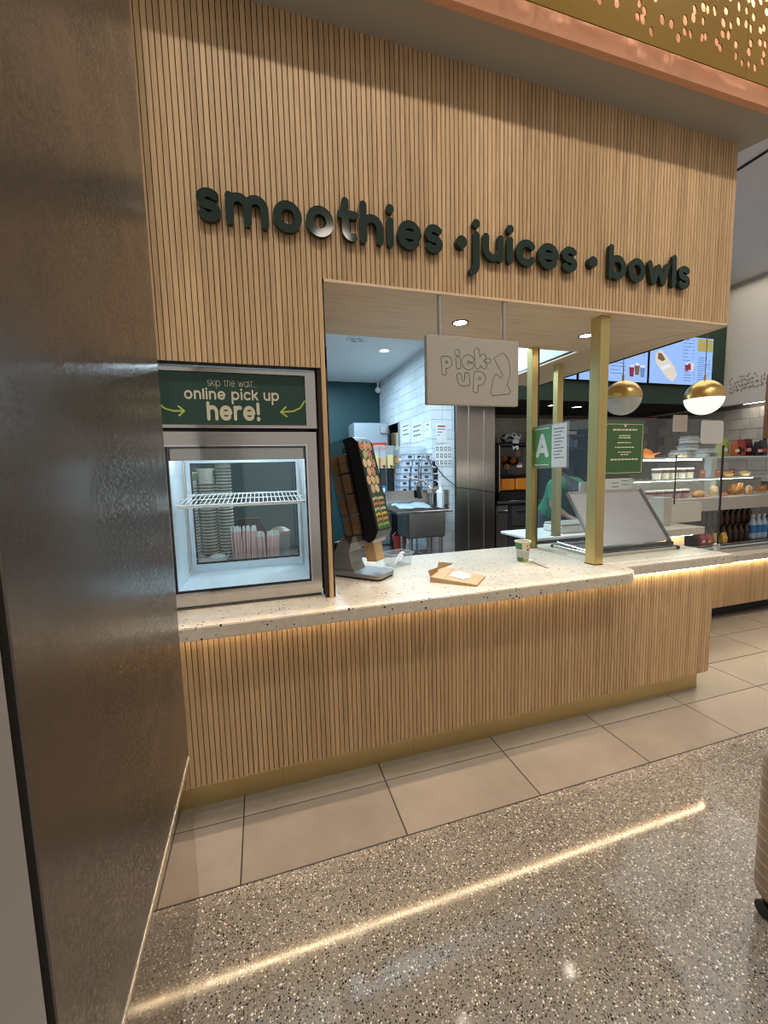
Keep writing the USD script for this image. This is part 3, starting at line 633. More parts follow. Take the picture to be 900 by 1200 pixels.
# header
fr.add('header_frame', front(sbox(FX0, ZH0, FX1, ZH1).difference(sbox(FX0 + .018, ZH0 + .014, FX1 - .05, ZH1 - .020)), .03, 0, FY + .02, 0), STEEL, smooth=False, label='brushed steel header frame')
fr.add('header_box', box(FX0 + .002, FX1 - .002, FY + .02, FY + .05, ZH0, ZH1), BLACK)
hp = fr.add('header_panel', box(FX0 + .018, FX1 - .05, FY - .004, FY + .018, ZH0 + .014, ZH1 - .020), SIGNGREEN, label='green panel reading skip the wait, online pick up here')
def htext(text, px0, px1, py, xh, r, m, gap=.16):
    p0, p1 = at(px0, py, Y=FY - .004), at(px1, py, Y=FY - .004)
    gs_, w = word(text, r, gap); s = (p1[0] - p0[0]) / w
    g = affinity.scale(unary_union(gs_), s, xh, origin=(0, 0))
    fr.add('print', front(g, .0008, p0[0], FY - .004, p0[2]), m, parent=hp, smooth=False)
ASC = 1.24
htext('skip the wait...', 243, 300.5, 452.3, .0265, .05, CREAM, .2)
htext('online pick up', 216, 327, 467.5, .040, .115, CREAM)
htext('here!', 243, 305, 492.8, .070, .13, CREAM, .12)
ASC = 1.40
def arrow(pts, head):
    L = [LineString(pts)] + [LineString([pts[-1], h]) for h in head]
    return unary_union([l.buffer(.0038, quad_segs=5) for l in L])
def hx(px, py): q = at(px, py, Y=FY - .004); return (q[0], q[2])
for pts, head in (([hx(187, 474), hx(194, 479), hx(203, 481.5), hx(216, 481.5)], [hx(209, 476), hx(210, 487)]), ([hx(357, 470), hx(352, 478), hx(344, 482), hx(329, 483)], [hx(335, 477), hx(336, 488)])):
    fr.add('print_arrow', front(arrow(pts, head), .0008, 0, FY - .004, 0), LIME, parent=hp, smooth=False)

# ---- things on the worktop behind the cooler, seen through it
def cup_proto(name, label, loc, r0, r1, h, m, group, printed=False):
    c = T(name, label, 'cup', loc, group=group)
    c.add('wall', lathe([(r0, 0), (r1, h), (r1 - .002, h), (r0 - .002, .004), (0, .004), (0, 0), (r0, 0)], 20), m, world=False)
    c.add('rim', lathe([(r1 - .001, h - .006), (r1 + .003, h - .005), (r1 + .004, h - .001), (r1 + .001, h + .001), (r1 - .003, h - .001), (r1 - .001, h - .006)], 20), OFFWHITE, world=False)
    return c
CUPW = plain('grey_cup_print', (.17, .17, .15), .6)
proto = None
for st_i, (px, n, dy) in enumerate(((226, 26, 0), (247, 27, .0), (267, 32, -.01), (258, 24, .09))):
    q = at(px, 640, Y=2.70 + dy); lab_ = 'grey paper cup nested in the %s stack of cups behind the glass cooler' % ['leftmost', 'second', 'tallest', 'rearmost'][st_i]; grp = 'paper cups nested in the %s stack' % ['leftmost', 'second', 'tallest', 'rearmost'][st_i]
    for k in range(n):
        loc = (q[0], 2.70 + dy, ZC + .0195 * k)
        if proto is None: proto = cup_proto('paper_cup', lab_, loc, .031, .043, .12, CUPW, grp)
        else: proto.dup(loc, label=lab_, group=grp)
sr = random.Random(5)
for px, n, h, which in ((286, 34, .315, 'left, taller'), (313, 30, .275, 'right, lower')):
    q = at(px, 640, Y=2.64); straw = None; lab_ = 'paper-wrapped straw standing in the %s straw bundle behind the glass cooler' % which; grp = 'wrapped straws in the %s bundle' % which.split(',')[0]
    for k in range(n):
        u, v = (k % 9) / 8 - .5, (k // 9) / 3 - .5
        loc = (q[0] + u * .115 + sr.uniform(-.004, .004), 2.65 + v * .05, ZC)
        if straw is None:
            straw = T('wrapped_straw', lab_, 'straw', loc, group=grp)
            straw.add('wrapper', cyl((0, 0, 0), (.012, 0, h - .03), .0055, 7), PINK, world=False)
            straw.add('tip', cyl((.012, 0, h - .03), (.013, 0, h), .0066, 7, .003), WHITE, world=False)
        else: straw.dup(loc, rotz=sr.uniform(-70, 70) + (180 if u < 0 else 0), label=lab_, group=grp)
q = at(249, 650, Y=2.60)
tub = T('lid_tub', 'clear tub of plastic lids left of the straws, behind the cooler', 'tub', (q[0], 2.61, ZC))
def open_tub(t, w, d, h, m, flare=.012):
    o = zslab(rbox2(-w / 2, -d / 2, w / 2, d / 2, .015), 0, .004)
    def ring(z, f): return np.array(rbox2(-w / 2 - f, -d / 2 - f, w / 2 + f, d / 2 + f, .018).exterior.coords)[:-1], z
    (a, za), (b, zb) = ring(0, 0), ring(h, flare); n = min(len(a), len(b)); v = np.vstack([np.c_[a[:n], np.full(n, za)], np.c_[b[:n], np.full(n, zb)]])
    f = [(i, (i + 1) % n, n + (i + 1) % n, n + i) for i in range(n)]
    t.add('shell', cat(o, trimesh.Trimesh(v, [x for a_, b_, c_, d_ in f for x in ((a_, b_, c_), (a_, c_, d_))], process=False)), m, world=False)
    w2, d2 = w / 2 + flare, d / 2 + flare
    rim = rbox2(-w2 - .008, -d2 - .008, w2 + .008, d2 + .008, .02).difference(rbox2(-w2 + .002, -d2 + .002, w2 - .002, d2 - .002, .016))
    t.add('rim', zslab(rim, h - .002, h + .002), m, world=False)
open_tub(tub, .15, .10, .15, FROST)
for k in range(5): tub.add('lid', lathe([(0, 0), (.042, 0), (.046, .006), (.04, .011), (0, .012)], 18, (-.02 + .012 * k, .005 * (k % 2), .09 + .013 * k)), WHITE, world=False)
q = at(329, 640, Y=2.70)
bj = T('blender_jar', 'clear blender jar with a brown lid right of the straws, behind the cooler', 'jar', (q[0], 2.72, ZC))
bj.add('jar', lathe([(.045, 0), (.065, .24), (.062, .24), (.042, .004), (0, .004), (0, 0), (.045, 0)], 20), CLEARP, world=False)
bj.add('lid', lathe([(0, .29), (.03, .285), (.068, .262), (.068, .24), (0, .24)], 20), plain('brown_lid', (.30, .20, .11), .5), world=False)
q = at(299, 640, Y=2.80)
bx = T('black_bin', 'black slanted bin behind the straw bundles, seen through the cooler', 'bin', (q[0], 2.80, ZC))
bx.add('body', to_tm(m3.Manifold.hull_points(np.array([(-.10, -.04, 0), (.10, -.04, 0), (-.10, .05, 0), (.10, .05, 0), (-.10, -.04, .335), (.04, -.04, .335), (-.10, .05, .335), (.04, .05, .335), (.11, -.04, .2), (.11, .05, .2)]))), BLACK, world=False)
bx.add('rim', box(-.105, .045, -.045, .055, .335, .347, .002), BLACK, world=False)

# ================================================================== LID DISPENSER (leaning, with kraft sleeves)
q0 = at(412, 668, Z=ZC)
DX, DY = .575, 2.375
ds = T('napkin_dispenser', 'leaning smoked dispenser of brown napkins with a fruit-printed front', 'dispenser', (DX, DY, ZC), rotz=-46)
_add = ds.add
ds.add = lambda n_, m_, mm_, **k_: _add(n_, m_, mm_, **{'world': False, **k_})
# side profile (x forward, z up); the shell leans back
pf = [(.085, .215), (.135, .265), (.155, .29), (-.015, .735), (-.045, .765), (-.20, .735), (-.235, .70), (-.075, .24), (-.04, .205)]
def prof(pts, y0, y1, r=.012):
    g = Polygon(pts).buffer(-r).buffer(r, quad_segs=5); m = extr(g, y1 - y0); m.apply_transform(np.array([[1, 0, 0, 0], [0, 0, 1, y0], [0, 1, 0, 0], [0, 0, 0, 1.0]])); m.invert() if m.volume < 0 else None; return m
HW = .085
fronts = [(.06, .215), (.13, .245), (.157, .29), (-.012, .735), (-.045, .767), (-.10, .76), (-.06, .72), (.085, .30)]
ds.add('front_shell', prof([(.05, .24), (.10, .22), (.14, .25), (.157, .29), (.035, .805), (.002, .835), (-.07, .82), (-.05, .785), (.055, .30)], -HW, HW), BLACK)
for s in (-1, 1): ds.add('smoked_side', prof([(-.19, .765), (-.155, .805), (-.055, .825), (-.032, .785), (.07, .29), (.06, .235), (-.04, .205), (-.075, .24)], s * HW - (.004 if s > 0 else 0), s * HW + (.004 if s < 0 else 0)), SMOKE, label='smoked clear side')
ds.add('back_shell', prof([(-.205, .765), (-.182, .77), (-.065, .245), (-.03, .215), (-.04, .20), (-.085, .235)], -HW, HW), BLACK)
dirn = np.array([-.125, .53]) / np.hypot(.125, .53); nrm = np.array([dirn[1], -dirn[0]])
NAPKIN = tile_mat('brown_napkin', (.58, .41, .25), (.66, .48, .30), .8, 14)
for k in range(4):      # bundles of napkins inside
    c0 = np.array([.02, .265]) + dirn * (.005 + .122 * k)
    p4 = [c0 + nrm * -.085, c0 + nrm * .022, c0 + nrm * .022 + dirn * .112, c0 + nrm * -.085 + dirn * .112]
    nb = ds.add('napkin_bundle', prof([tuple(p) for p in p4], -HW + .008, HW - .008, .006), NAPKIN)
    for s in (.5,):
        c1 = c0 + dirn * .112 * s
        ds.add('fold', prof([tuple(c1 - nrm * .086), tuple(c1 + nrm * .023), tuple(c1 + nrm * .023 + dirn * .003), tuple(c1 - nrm * .086 + dirn * .003)], -HW + .0065, HW - .0065, .0008), plain('kraft_fold_%d%d' % (k, int(s * 100)), (.40, .25, .12), .8), parent=nb)
for s in (-1, 1): ds.add('side_rib', prof([(-.11, .72), (-.10, .725), (-.005, .26), (-.015, .255)], s * (HW + .003) - .003, s * (HW + .003) + .003, .002), SMOKE)
# printed front, on the plane of the shell's face
f0, f1 = np.array([.157, .29]), np.array([.035, .805]); fl_ = np.hypot(*(f1 - f0)); fd = (f1 - f0) / fl_; fn = np.array([fd[1], -fd[0]])
FM = frame_of(None, (f0[0] + fn[0] * .0005, 0, f0[1] + fn[1] * .0005), np.array([0, 1.0, 0]), np.array([fd[0], 0, fd[1]]))
def fprint(g, d, m, parent, name='print'):
    e = extr(g, d); e.apply_transform(FM)
    if np.dot(FM[:3, 2], [fn[0], 0, fn[1]]) < 0: e = extr(g, -d) if False else e
    return ds.add(name, e, m, parent=parent, world=False, smooth=False)
zsgn = 1 if np.dot(FM[:3, 2], [fn[0], 0, fn[1]]) > 0 else -1
def fpr(g, lift, m, parent=None, name='print', label=None):
    e = extr(g, .0008); e.apply_translation((0, 0, lift if zsgn > 0 else -lift - .0008)); e.apply_transform(FM); return ds.add(name, e, m, parent=parent, world=False, smooth=False, label=label)
lab = fpr(rbox2(-.072, .01, .072, fl_ - .01, .012), 0, plain('label_dark', (.045, .07, .04), .4), name='label', label='printed front with fruit slices and slogan lines')
fpr(rbox2(-.072, .01, .072, .215, .01), .0006, plain('label_green', (.04, .09, .035), .45), lab)
fr_ = random.Random(11); fruit = [plain('fruit_%d' % i, c, .5) for i, c in enumerate([(.70, .30, .12), (.78, .62, .30), (.55, .08, .06), (.35, .50, .10), (.80, .45, .25), (.62, .14, .10), (.82, .72, .45)])]
pal = plain('fruit_rind', (.70, .55, .38), .5)
for j in range(6):
    for i in range(4):
        cx_, cy_ = -.066 + i * .047 + (.012 if j % 2 else -.010), .250 + j * .051
        if abs(cx_) > .058 or cy_ > fl_ - .02: continue
        e = affinity.rotate(affinity.scale(Point(cx_, cy_).buffer(1, quad_segs=5), .0215, .0265), fr_.uniform(-30, 30))
        fpr(e, .0008, pal, lab); fpr(affinity.scale(e, .8, .8), .0013, fruit[fr_.randrange(7)], lab); fpr(affinity.scale(e, .25, .3), .0018, pal, lab)
for k, m_ in enumerate([GREEN, SALMON, YELLOW, CREAM, SALMON, CREAM]):
    g, w = line_of('gotta jamba', .0145, .15, .16, .128); fpr(affinity.translate(g, -.064, .028 + k * .031), .0012, [plain('slogan_lime', (.25, .5, .12), .5), SALMON, YELLOW, OFFWHITE, SALMON, CREAM][k], lab)
# throat, neck and foot
ds.add('hanging_napkin', prof([(.02, .225), (.10, .225), (.125, .105), (.055, .10)], -.045, .045, .004), KRAFT, label='kraft napkin hanging out of the mouth')
ds.add('mouth', prof([(.0, .255), (.13, .262), (.115, .215), (.02, .20)], -HW + .01, HW - .01, .006), plain('grey_mouth', (.36, .33, .30), .4))
GREYST = plain('dispenser_grey', (.30, .285, .265), .32, .4)
ds.add('neck', prof([(-.16, .02), (-.02, .02), (-.05, .08), (-.06, .15), (-.03, .25), (-.09, .27), (-.16, .16), (-.185, .08)], -.065, .065, .012), GREYST)
ds.add('base', zslab(rbox2(-.17, -.10, .17, .10, .035), .012, .034), GREYST)
ds.add('base_skirt', zslab(rbox2(-.165, -.095, .165, .095, .035), 0, .014), BLACK)
ds.add('back_pad', box(-.20, -.15, -.05, .05, .0, .20, .012), BLACK)
for p_ in ('hanging_napkin',): pass

q = at(447, 660, Z=ZC)
cb = T('clear_tub', 'open clear plastic tub of spoons behind the foot of the napkin dispenser', 'tub', (.86, 2.56, ZC), rotz=20)
open_tub(cb, .15, .12, .085, CLEARP)
for k in range(6): cb.add('spoon', cat(cyl((-.06 + .018 * k, -.04 + .014 * (k % 3), .015 + .006 * k), (.03 + .006 * k, .035 - .01 * (k % 2), .04 + .006 * k), .004, 6), trimesh.creation.icosphere(1, .013).apply_transform(np.diag([1.3, 1, .5, 1])).apply_translation((.035 + .006 * k, .036 - .01 * (k % 2), .04 + .006 * k))), WHITE, world=False)

# ================================================================== PAPER BAG, CUP, STRAW on the worktop
bg = T('paper_bag', 'flat brown paper bag with a white sticker lying on the worktop', 'bag', (1.13, 2.12, ZC))
def quad_slab(c, t): return to_tm(m3.Manifold.hull_points(np.array([(*p, z) for p in c for z in (0, t)], float)))
bp = [tuple(at(*p, Z=ZC + .01)[:2]) for p in [(504, 680), (559, 685.5), (568.5, 675), (517, 667)]]
v = []
for i, (x, y) in enumerate(bp): v += [(x, y, ZC + .001)]
top = [(x, y, ZC + h) for (x, y), h in zip(bp, (.030, .010, .012, .034))]
bg.add('body', to_tm(m3.Manifold.hull_points(np.array(v + top))), KRAFT, smooth=False)
c = np.mean(np.array(top), 0)
tn = np.cross(np.array(top[1]) - top[0], np.array(top[2]) - top[0]); tn /= np.linalg.norm(tn)
def on_top(u, w_):      # bilinear on the bag's top
    t_ = np.array(top); return (t_[0] * (1 - u) + t_[1] * u) * (1 - w_) + (t_[3] * (1 - u) + t_[2] * u) * w_
def top_patch(us, lift, m, name, label=None):
    p = np.array([on_top(*u) for u in us]); pts_ = np.vstack([p + [0, 0, lift], p + [0, 0, lift + .0012]]); bg.add(name, to_tm(m3.Manifold.hull_points(pts_)), m, label=label, smooth=False)
top_patch([(.36, .30), (.68, .22), (.78, .50), (.72, .80), (.48, .86), (.36, .62)], .002, PAPER, 'sticker', 'white sticker')
e0, e1 = np.array(top[0]), np.array(top[3])
# gusset flaps standing open at the mouth
bg.add('mouth_flap', trimesh.Trimesh([e0, e0 * .5 + e1 * .5 + [.02, 0, -.012], e0 + [-.012, .0, .038], e0 * .55 + e1 * .45 + [.012, 0, .022]], [(0, 1, 3), (0, 3, 2), (1, 0, 3), (3, 0, 2)], process=False), KRAFT, smooth=False)
bg.add('mouth_flap', trimesh.Trimesh([e1 * .6 + e0 * .4, e1 + [.07, .01, -.006], e1 * .8 + e0 * .2 + [.0, .01, .034], e1 + [.09, .012, .004]], [(0, 1, 3), (0, 3, 2), (1, 0, 3), (3, 0, 2)], process=False), KRAFT, smooth=False)
fold = np.array([on_top(.12, 0), on_top(.30, 0), on_top(.30, 1), on_top(.12, 1)])
bg.add('fold_line', to_tm(m3.Manifold.hull_points(np.vstack([np.array([on_top(.30, .02), on_top(.306, .02), on_top(.306, .98), on_top(.30, .98)]) + [0, 0, z] for z in (0, .0015)]))), plain('kraft_crease', (.36, .22, .10), .8), smooth=False)

qb = at(612.5, 657, Z=ZC); ch = .135
cp = T('printed_cup', 'paper cup with printed fruit pattern standing on the worktop', 'cup', (qb[0], qb[1], ZC))
r0, r1 = .036, .051
rad = lambda z: r0 + (r1 - r0) * z / ch
cp.add('wall', lathe([(r0, .002), (r1, ch), (r1 - .003, ch), (r0 - .003, .006), (0, .006), (0, .002), (r0, .002)], 32), OFFWHITE, world=False)
cp.add('rim', lathe([(r1 - .002, ch - .003), (r1 + .004, ch - .003), (r1 + .005, ch + .002), (r1 + .001, ch + .004), (r1 - .003, ch + .001), (r1 - .002, ch - .003)], 32), plain('cream_rim', (.78, .66, .42), .5), world=False)
def wrap(a0, a1, z0, z1, lift, m, name='print'):
    n = max(3, int(abs(a1 - a0) / 8)); t = np.radians(np.linspace(a0, a1, n)); R0, R1 = rad(z0) + lift, rad(z1) + lift
    v = np.vstack([np.c_[R0 * np.cos(t), R0 * np.sin(t), np.full(n, z0)], np.c_[R1 * np.cos(t), R1 * np.sin(t), np.full(n, z1)]])
    f = [y for i in range(n - 1) for y in ((i, i + 1, n + i + 1), (i, n + i + 1, n + i))]
    cp.add(name, trimesh.Trimesh(v, f, process=False), m, world=False, smooth=True)
wrap(150, 228, .085, .128, .0006, GREEN, 'green_band'); wrap(232, 320, .075, .128, .0006, OFFWHITE, 'pale_band')
SPK = tile_mat('speckled_print', (.30, .30, .28), (.62, .60, .56), .6, 220)
wrap(150, 330, .028, .072, .0006, SPK, 'speckled_band'); wrap(160, 240, .002, .030, .0006, GREEN, 'green_band'); wrap(240, 330, .004, .022, .0008, plain('lime_green', (.36, .52, .14), .5), 'green_band')
def spot(a, z, r, m, lift=.0012):
    t = math.radians(a); R = rad(z) + lift; d = lathe([(0, 0), (r, 0), (r, .0008), (0, .0008)], 12); d.apply_transform(trimesh.geometry.align_vectors([0, 0, 1], [math.cos(t), math.sin(t), .0])); d.apply_translation((R * math.cos(t), R * math.sin(t), z)); cp.add('print_spot', d, m, world=False)
for a, z, r, m_ in ((268, .108, .012, YELLOW), (268, .108, .007, BREAD), (290, .088, .010, SALMON), (276, .084, .008, BLUE), (300, .112, .009, GREEN), (250, .080, .008, CREAM), (305, .082, .009, ORANGE)): spot(a, z, r, m_, .0012 if r > .0075 else .002)
for (px_, py_), k_ in (((226, 640), 26), ((247, 640), 27), ((267, 640), 32)):
    q = at(px_, py_, Y=2.70 if k_ < 32 else 2.69); cp.dup((q[0], 2.70 if k_ < 32 else 2.69, ZC + .0195 * k_ + .01), rotz=20 * k_, label='printed paper cup on top of the %s stack behind the glass cooler' % {26: 'leftmost', 27: 'second', 32: 'tallest'}[k_])
s0, s1 = at(622, 658, Z=ZC + .004), at(642, 665.5, Z=ZC + .004)
st = T('straw', 'thin grey straw lying on the worktop beside the printed cup', 'straw', tuple((s0 + s1) / 2 - [0, 0, .004]))
st.add('straw_tube', cyl(s0, s1, .004, 8), plain('grey_straw', (.42, .38, .33), .5)); st.add('wrapper_scrap', box(s0[0] - .03, s0[0] + .05, s0[1] + .03, s0[1] + .07, ZC, ZC + .002), PAPER)

# ================================================================== STEEL DROP-IN with a tilted cover
sw = T('steel_cover', 'tilted stainless steel flip cover over a drop-in well in the worktop', 'cover', (2.55, 2.35, ZC))
BR, TR = at(785, 634, Z=1.02), None
Yb = BR[1]; xr_ = BR[0]
tr = at(749, 573, X=xr_); bl = at(674, 637, Z=1.02); xl_ = bl[0]
P1, P2 = np.array([xl_, Yb, 1.02]), np.array([xr_, Yb, 1.02]); UP = np.array([0, tr[1] - Yb, tr[2] - 1.02]); nrm3 = np.cross(P2 - P1, UP); nrm3 /= np.linalg.norm(nrm3)
def plank(a, b, up, t0, t1): return to_tm(m3.Manifold.hull_points(np.array([p + nrm3 * t for p in (a, b, a + up, b + up) for t in (t0, t1)])))
sw.add('cover_plate', plank(P1 + UP * .02, P2 + UP * .02, UP * .97, -.006, 0), brushed('matt_steel', (.60, .58, .60), .36), label='broad matt steel plate')
ex = np.array([1.0, 0, 0])
sw.add('edge_channel', plank(P1 - ex * .012, P1 + ex * .006, UP, -.022, .006), STEELZ); sw.add('edge_channel', plank(P2 - ex * .006, P2 + ex * .014, UP, -.022, .008), plain('dark_steel', (.16, .15, .145), .35, .8))
sw.add('top_hem', plank(P1 + UP * .97, P2 + UP * .97, UP * .03, -.012, .006), STEEL)
sw.add('handle_rail', box(xl_ - .005, xr_ + .012, Yb - .022, Yb + .004, .992, 1.02, .003), BLACK, label='black lower rail')
fy0, fy1 = Yb - .05, min(2.66, Yb + .42)
sw.add('well_frame', cat(box(xl_ - .06, xr_ + .04, fy0, fy0 + .035, ZC, ZC + .024, .002), box(xl_ - .06, xl_ - .02, fy0, fy1, ZC, ZC + .024, .002), box(xr_ + .0, xr_ + .04, fy0, fy1, ZC, ZC + .024, .002), box(xl_ - .06, xr_ + .04, fy1 - .035, fy1, ZC, ZC + .024, .002)), STEEL, label='steel frame of the well')
sw.add('well_pan', box(xl_ - .03, xr_ + .02, fy0 + .03, fy1 - .03, ZC, ZC + .008), plain('pan_steel', (.32, .31, .30), .35, .9))
sw.add('support_arm', tube([(xl_ - .035, fy0 + .10, ZC + .03), (xl_ - .035, fy1 - .05, ZC + .045)], .007), CHROME)
sw.add('hinge_bracket', to_tm(m3.Manifold.hull_points(np.array([(xl_ - .03, fy0 + .02, ZC + .02), (xl_ - .03, fy0 + .13, ZC + .02), (xl_ - .03, fy0 + .05, ZC + .13), (xl_ - .03, fy0 + .08, ZC + .14), (xl_ - .02, fy0 + .02, ZC + .02), (xl_ - .02, fy0 + .13, ZC + .02), (xl_ - .02, fy0 + .05, ZC + .13), (xl_ - .02, fy0 + .08, ZC + .14)]))), STEEL)
for zz, yy in ((.05, .05), (.05, .09), (.09, .06)): sw.add('bolt', cyl((xl_ - .034, fy0 + yy, ZC + zz), (xl_ - .03, fy0 + yy, ZC + zz), .005, 8), CHROME)
# ---- letter card and green notice on the glass
c0, c1 = at(625, 520, X=2.03), at(664, 520, X=2.03)
yb_, ya_ = c0[1], c1[1]; zt, zb_ = at(664, 495, X=2.03)[2], at(664, 547, X=2.03)[2]
lc = T('letter_card', 'green and white card with a big letter A on the glass by the slim post', 'card', (2.03, (ya_ + yb_) / 2, zb_))
def side(g, d, x): m = extr(g, d); m.apply_transform(RIGHTF); m.apply_translation((x, 0, 0)); return m
W_ = yb_ - ya_
def cu(u, v): return (-yb_ + u * W_, zb_ + v * (zt - zb_))      # drawing coordinates of the card
sq = lambda u0, v0, u1, v1: sbox(*cu(u0, v0), *cu(u1, v1))
lc.add('sleeve', side(sq(-.02, -.03, 1.05, 1.03), .003, 2.036), CLEARP); lc.add('card_green', side(sq(0, 0, .58, 1), .002, 2.032), CARDGREEN, label='green half'); lc.add('card_white', side(sq(.58, 0, 1, 1), .002, 2.032), PAPER, label='white half')
g, w = glyph('A', .16); g = affinity.scale(g, .40 * W_ / w, .58 * (zt - zb_) / 1.5, origin=(0, 0)); lc.add('letter', side(affinity.translate(g, cu(.09, .2)[0], cu(.09, .24)[1]), .0008, 2.0298), PAPER, label='big white letter A', smooth=False)
txt = unary_union([sq(.63 + .03 * (k % 2), .88 - .075 * k, .93 - .05 * (k % 3), .905 - .075 * k) for k in range(10)])
lc.add('print_lines', side(txt, .0006, 2.0298), GREYINK, smooth=False)
lc.add('print_lines', side(unary_union([sq(.03, .93, .5, .955), sq(.03, .05, .5, .075)]), .0006, 2.0298), PAPER, smooth=False)
n0, n1 = at(704, 494, Y=2.064), at(752.5, 556, Y=2.064); nx0, nx1, nz1, nz0 = 2.08, n1[0], at(745, 494.5, Y=2.064)[2], at(745, 556, Y=2.064)[2]
nt = T('green_notice', 'dark green notice with pale border and print on the glass beside the thick post', 'notice', ((nx0 + nx1) / 2, 2.062, nz0))
nt.add('board', front(rbox2(nx0, nz0, nx1, nz1, .012), .006, 0, 2.067, 0), plain('notice_green', (.045, .115, .035), .45))
nt.add('border', front(rbox2(nx0 + .006, nz0 + .012, nx1 - .012, nz1 - .014, .010).difference(rbox2(nx0 + .009, nz0 + .015, nx1 - .015, nz1 - .017, .008)), .0008, 0, 2.061, 0), CREAM, smooth=False)
W2, H2 = nx1 - nx0, nz1 - nz0; bars = []; br_ = random.Random(2)
for v, wd, hh in ((.835, .62, .020), (.73, .30, .014), (.69, .34, .014), (.60, .38, .014), (.51, .50, .014), (.42, .34, .014), (.375, .2, .014), (.28, .70, .018)):
    x = .5 - wd / 2
    while x < .5 + wd / 2 - .02:
        l = br_.uniform(.03, .085); l = min(l, .5 + wd / 2 - x); bars.append(rbox2(nx0 + x * W2, nz0 + v * H2, nx0 + (x + l) * W2, nz0 + (v + hh * 1.6) * H2, .0015)); x += l + .018
nt.add('print_lines', front(unary_union(bars), .0008, 0, 2.061, 0), CREAM, smooth=False)
cx_ = nx0 + .5 * W2; nt.add('emblem', front(unary_union([sbox(cx_ - .005, nz0 + .90 * H2, cx_ + .005, nz0 + .93 * H2), Polygon([(cx_ - .014, nz0 + .945 * H2), (cx_ + .014, nz0 + .945 * H2), (cx_ + .004, nz0 + .92 * H2), (cx_ - .004, nz0 + .92 * H2)])]), .0008, 0, 2.061, 0), CREAM, smooth=False)
p0, p1 = at(708, 571, Y=2.72), at(739, 560, Y=2.72)
wc = T('menu_card', 'small white printed card standing behind the steel cover, under the green notice', 'card', ((p0[0] + p1[0]) / 2, 2.72, p0[2] - .12))
wc.add('card', box(p0[0] - .12, p1[0], 2.70, 2.704, p0[2] - .02, p1[2]), PAPER); wc.add('stand', box(p0[0] - .05, p1[0] - .05, 2.704, 2.72, ZC, p1[2] - .02), CLEARP)
wc.add('print_lines', cat(*[box(p0[0] + .06 + .1 * (k % 2), p0[0] + .13 + .1 * (k % 2), 2.6992, 2.70, p0[2] + .015 * k, p0[2] + .015 * k + .005) for k in range(4)]), INK, smooth=False)

# ================================================================== KITCHEN
# grey cool-room door leaf in front of the teal wall, red notice on it
a, b = P(419, 640, 7.9), P(455, 497, 7.9)
kd = T('grey_cabinet', 'tall grey cabinet in front of the teal kitchen wall, with a red notice', 'cabinet', ((a[0] + b[0]) / 2, 7.9, 0))
kd.add('door', box(a[0], b[0] - .03, 7.86, 7.90, .1, b[2], .004), plain('cabinet_grey', (.33, .36, .39), .45))
kd.add('body', box(a[0], b[0] - .02, 7.90, 8.4, .0, b[2] + .02), plain('cabinet_side', (.26, .29, .31), .5))
h = P(450, 503, 7.86); kd.add('latch', box(h[0] - .09, h[0] + .09, 7.83, 7.86, h[2] - .08, h[2] + .05, .004), STEEL)
n0, n1 = P(437, 527, 7.85), P(453, 518.5, 7.85)
rn = kd.add('red_notice', box(n0[0], n1[0], 7.852, 7.86, n0[2], n1[2]), RED)
kd.add('notice_print', box(n0[0] + .04, n1[0] - .04, 7.850, 7.852, n0[2] + .07, n0[2] + .10), SALMON, parent=rn)
# shelf recess in the right kitchen wall with cardboard boxes
wn = T('wall_recess', kind='structure')
wn.add('recess_lining', cat(box(XK + .1, XK + .9, 8.33, 8.35, 0, 2.55), box(XK + .1, XK + .9, 7.55, 7.57, 0, 2.55), box(XK + .9, XK + .92, 7.55, 8.35, 0, 2.55), box(XK + .1, XK + .9, 7.55, 8.35, 2.53, 2.56)), CHARCOAL)
wn.add('recess_shelf', box(XK + .05, XK + .85, 7.57, 8.33, 1.98, 2.01), STEEL); wn.add('recess_shelf', box(XK + .05, XK + .85, 7.57, 8.33, 1.35, 1.38), STEEL)
for yy, zz, hh, lab_ in ((7.66, 2.01, .34, 'cardboard box on the upper shelf in the kitchen wall recess, nearer one'), (7.98, 2.01, .36, 'cardboard box on the upper shelf in the kitchen wall recess, farther one'), (7.66, 1.38, .40, 'cardboard box on the lower shelf in the kitchen wall recess, nearer one'), (8.0, 1.38, .36, 'cardboard box on the lower shelf in the kitchen wall recess, farther one')):
    k = T('cardboard_box', lab_, 'box', (XK + .25, yy + .13, zz)); k.add('carton', box(XK + .09, XK + .4, yy, yy + .27, zz, zz + hh, .004), KRAFT); k.add('tape', box(XK + .086, XK + .41, yy + .11, yy + .16, zz + .02, zz + hh + .001), CREAM)
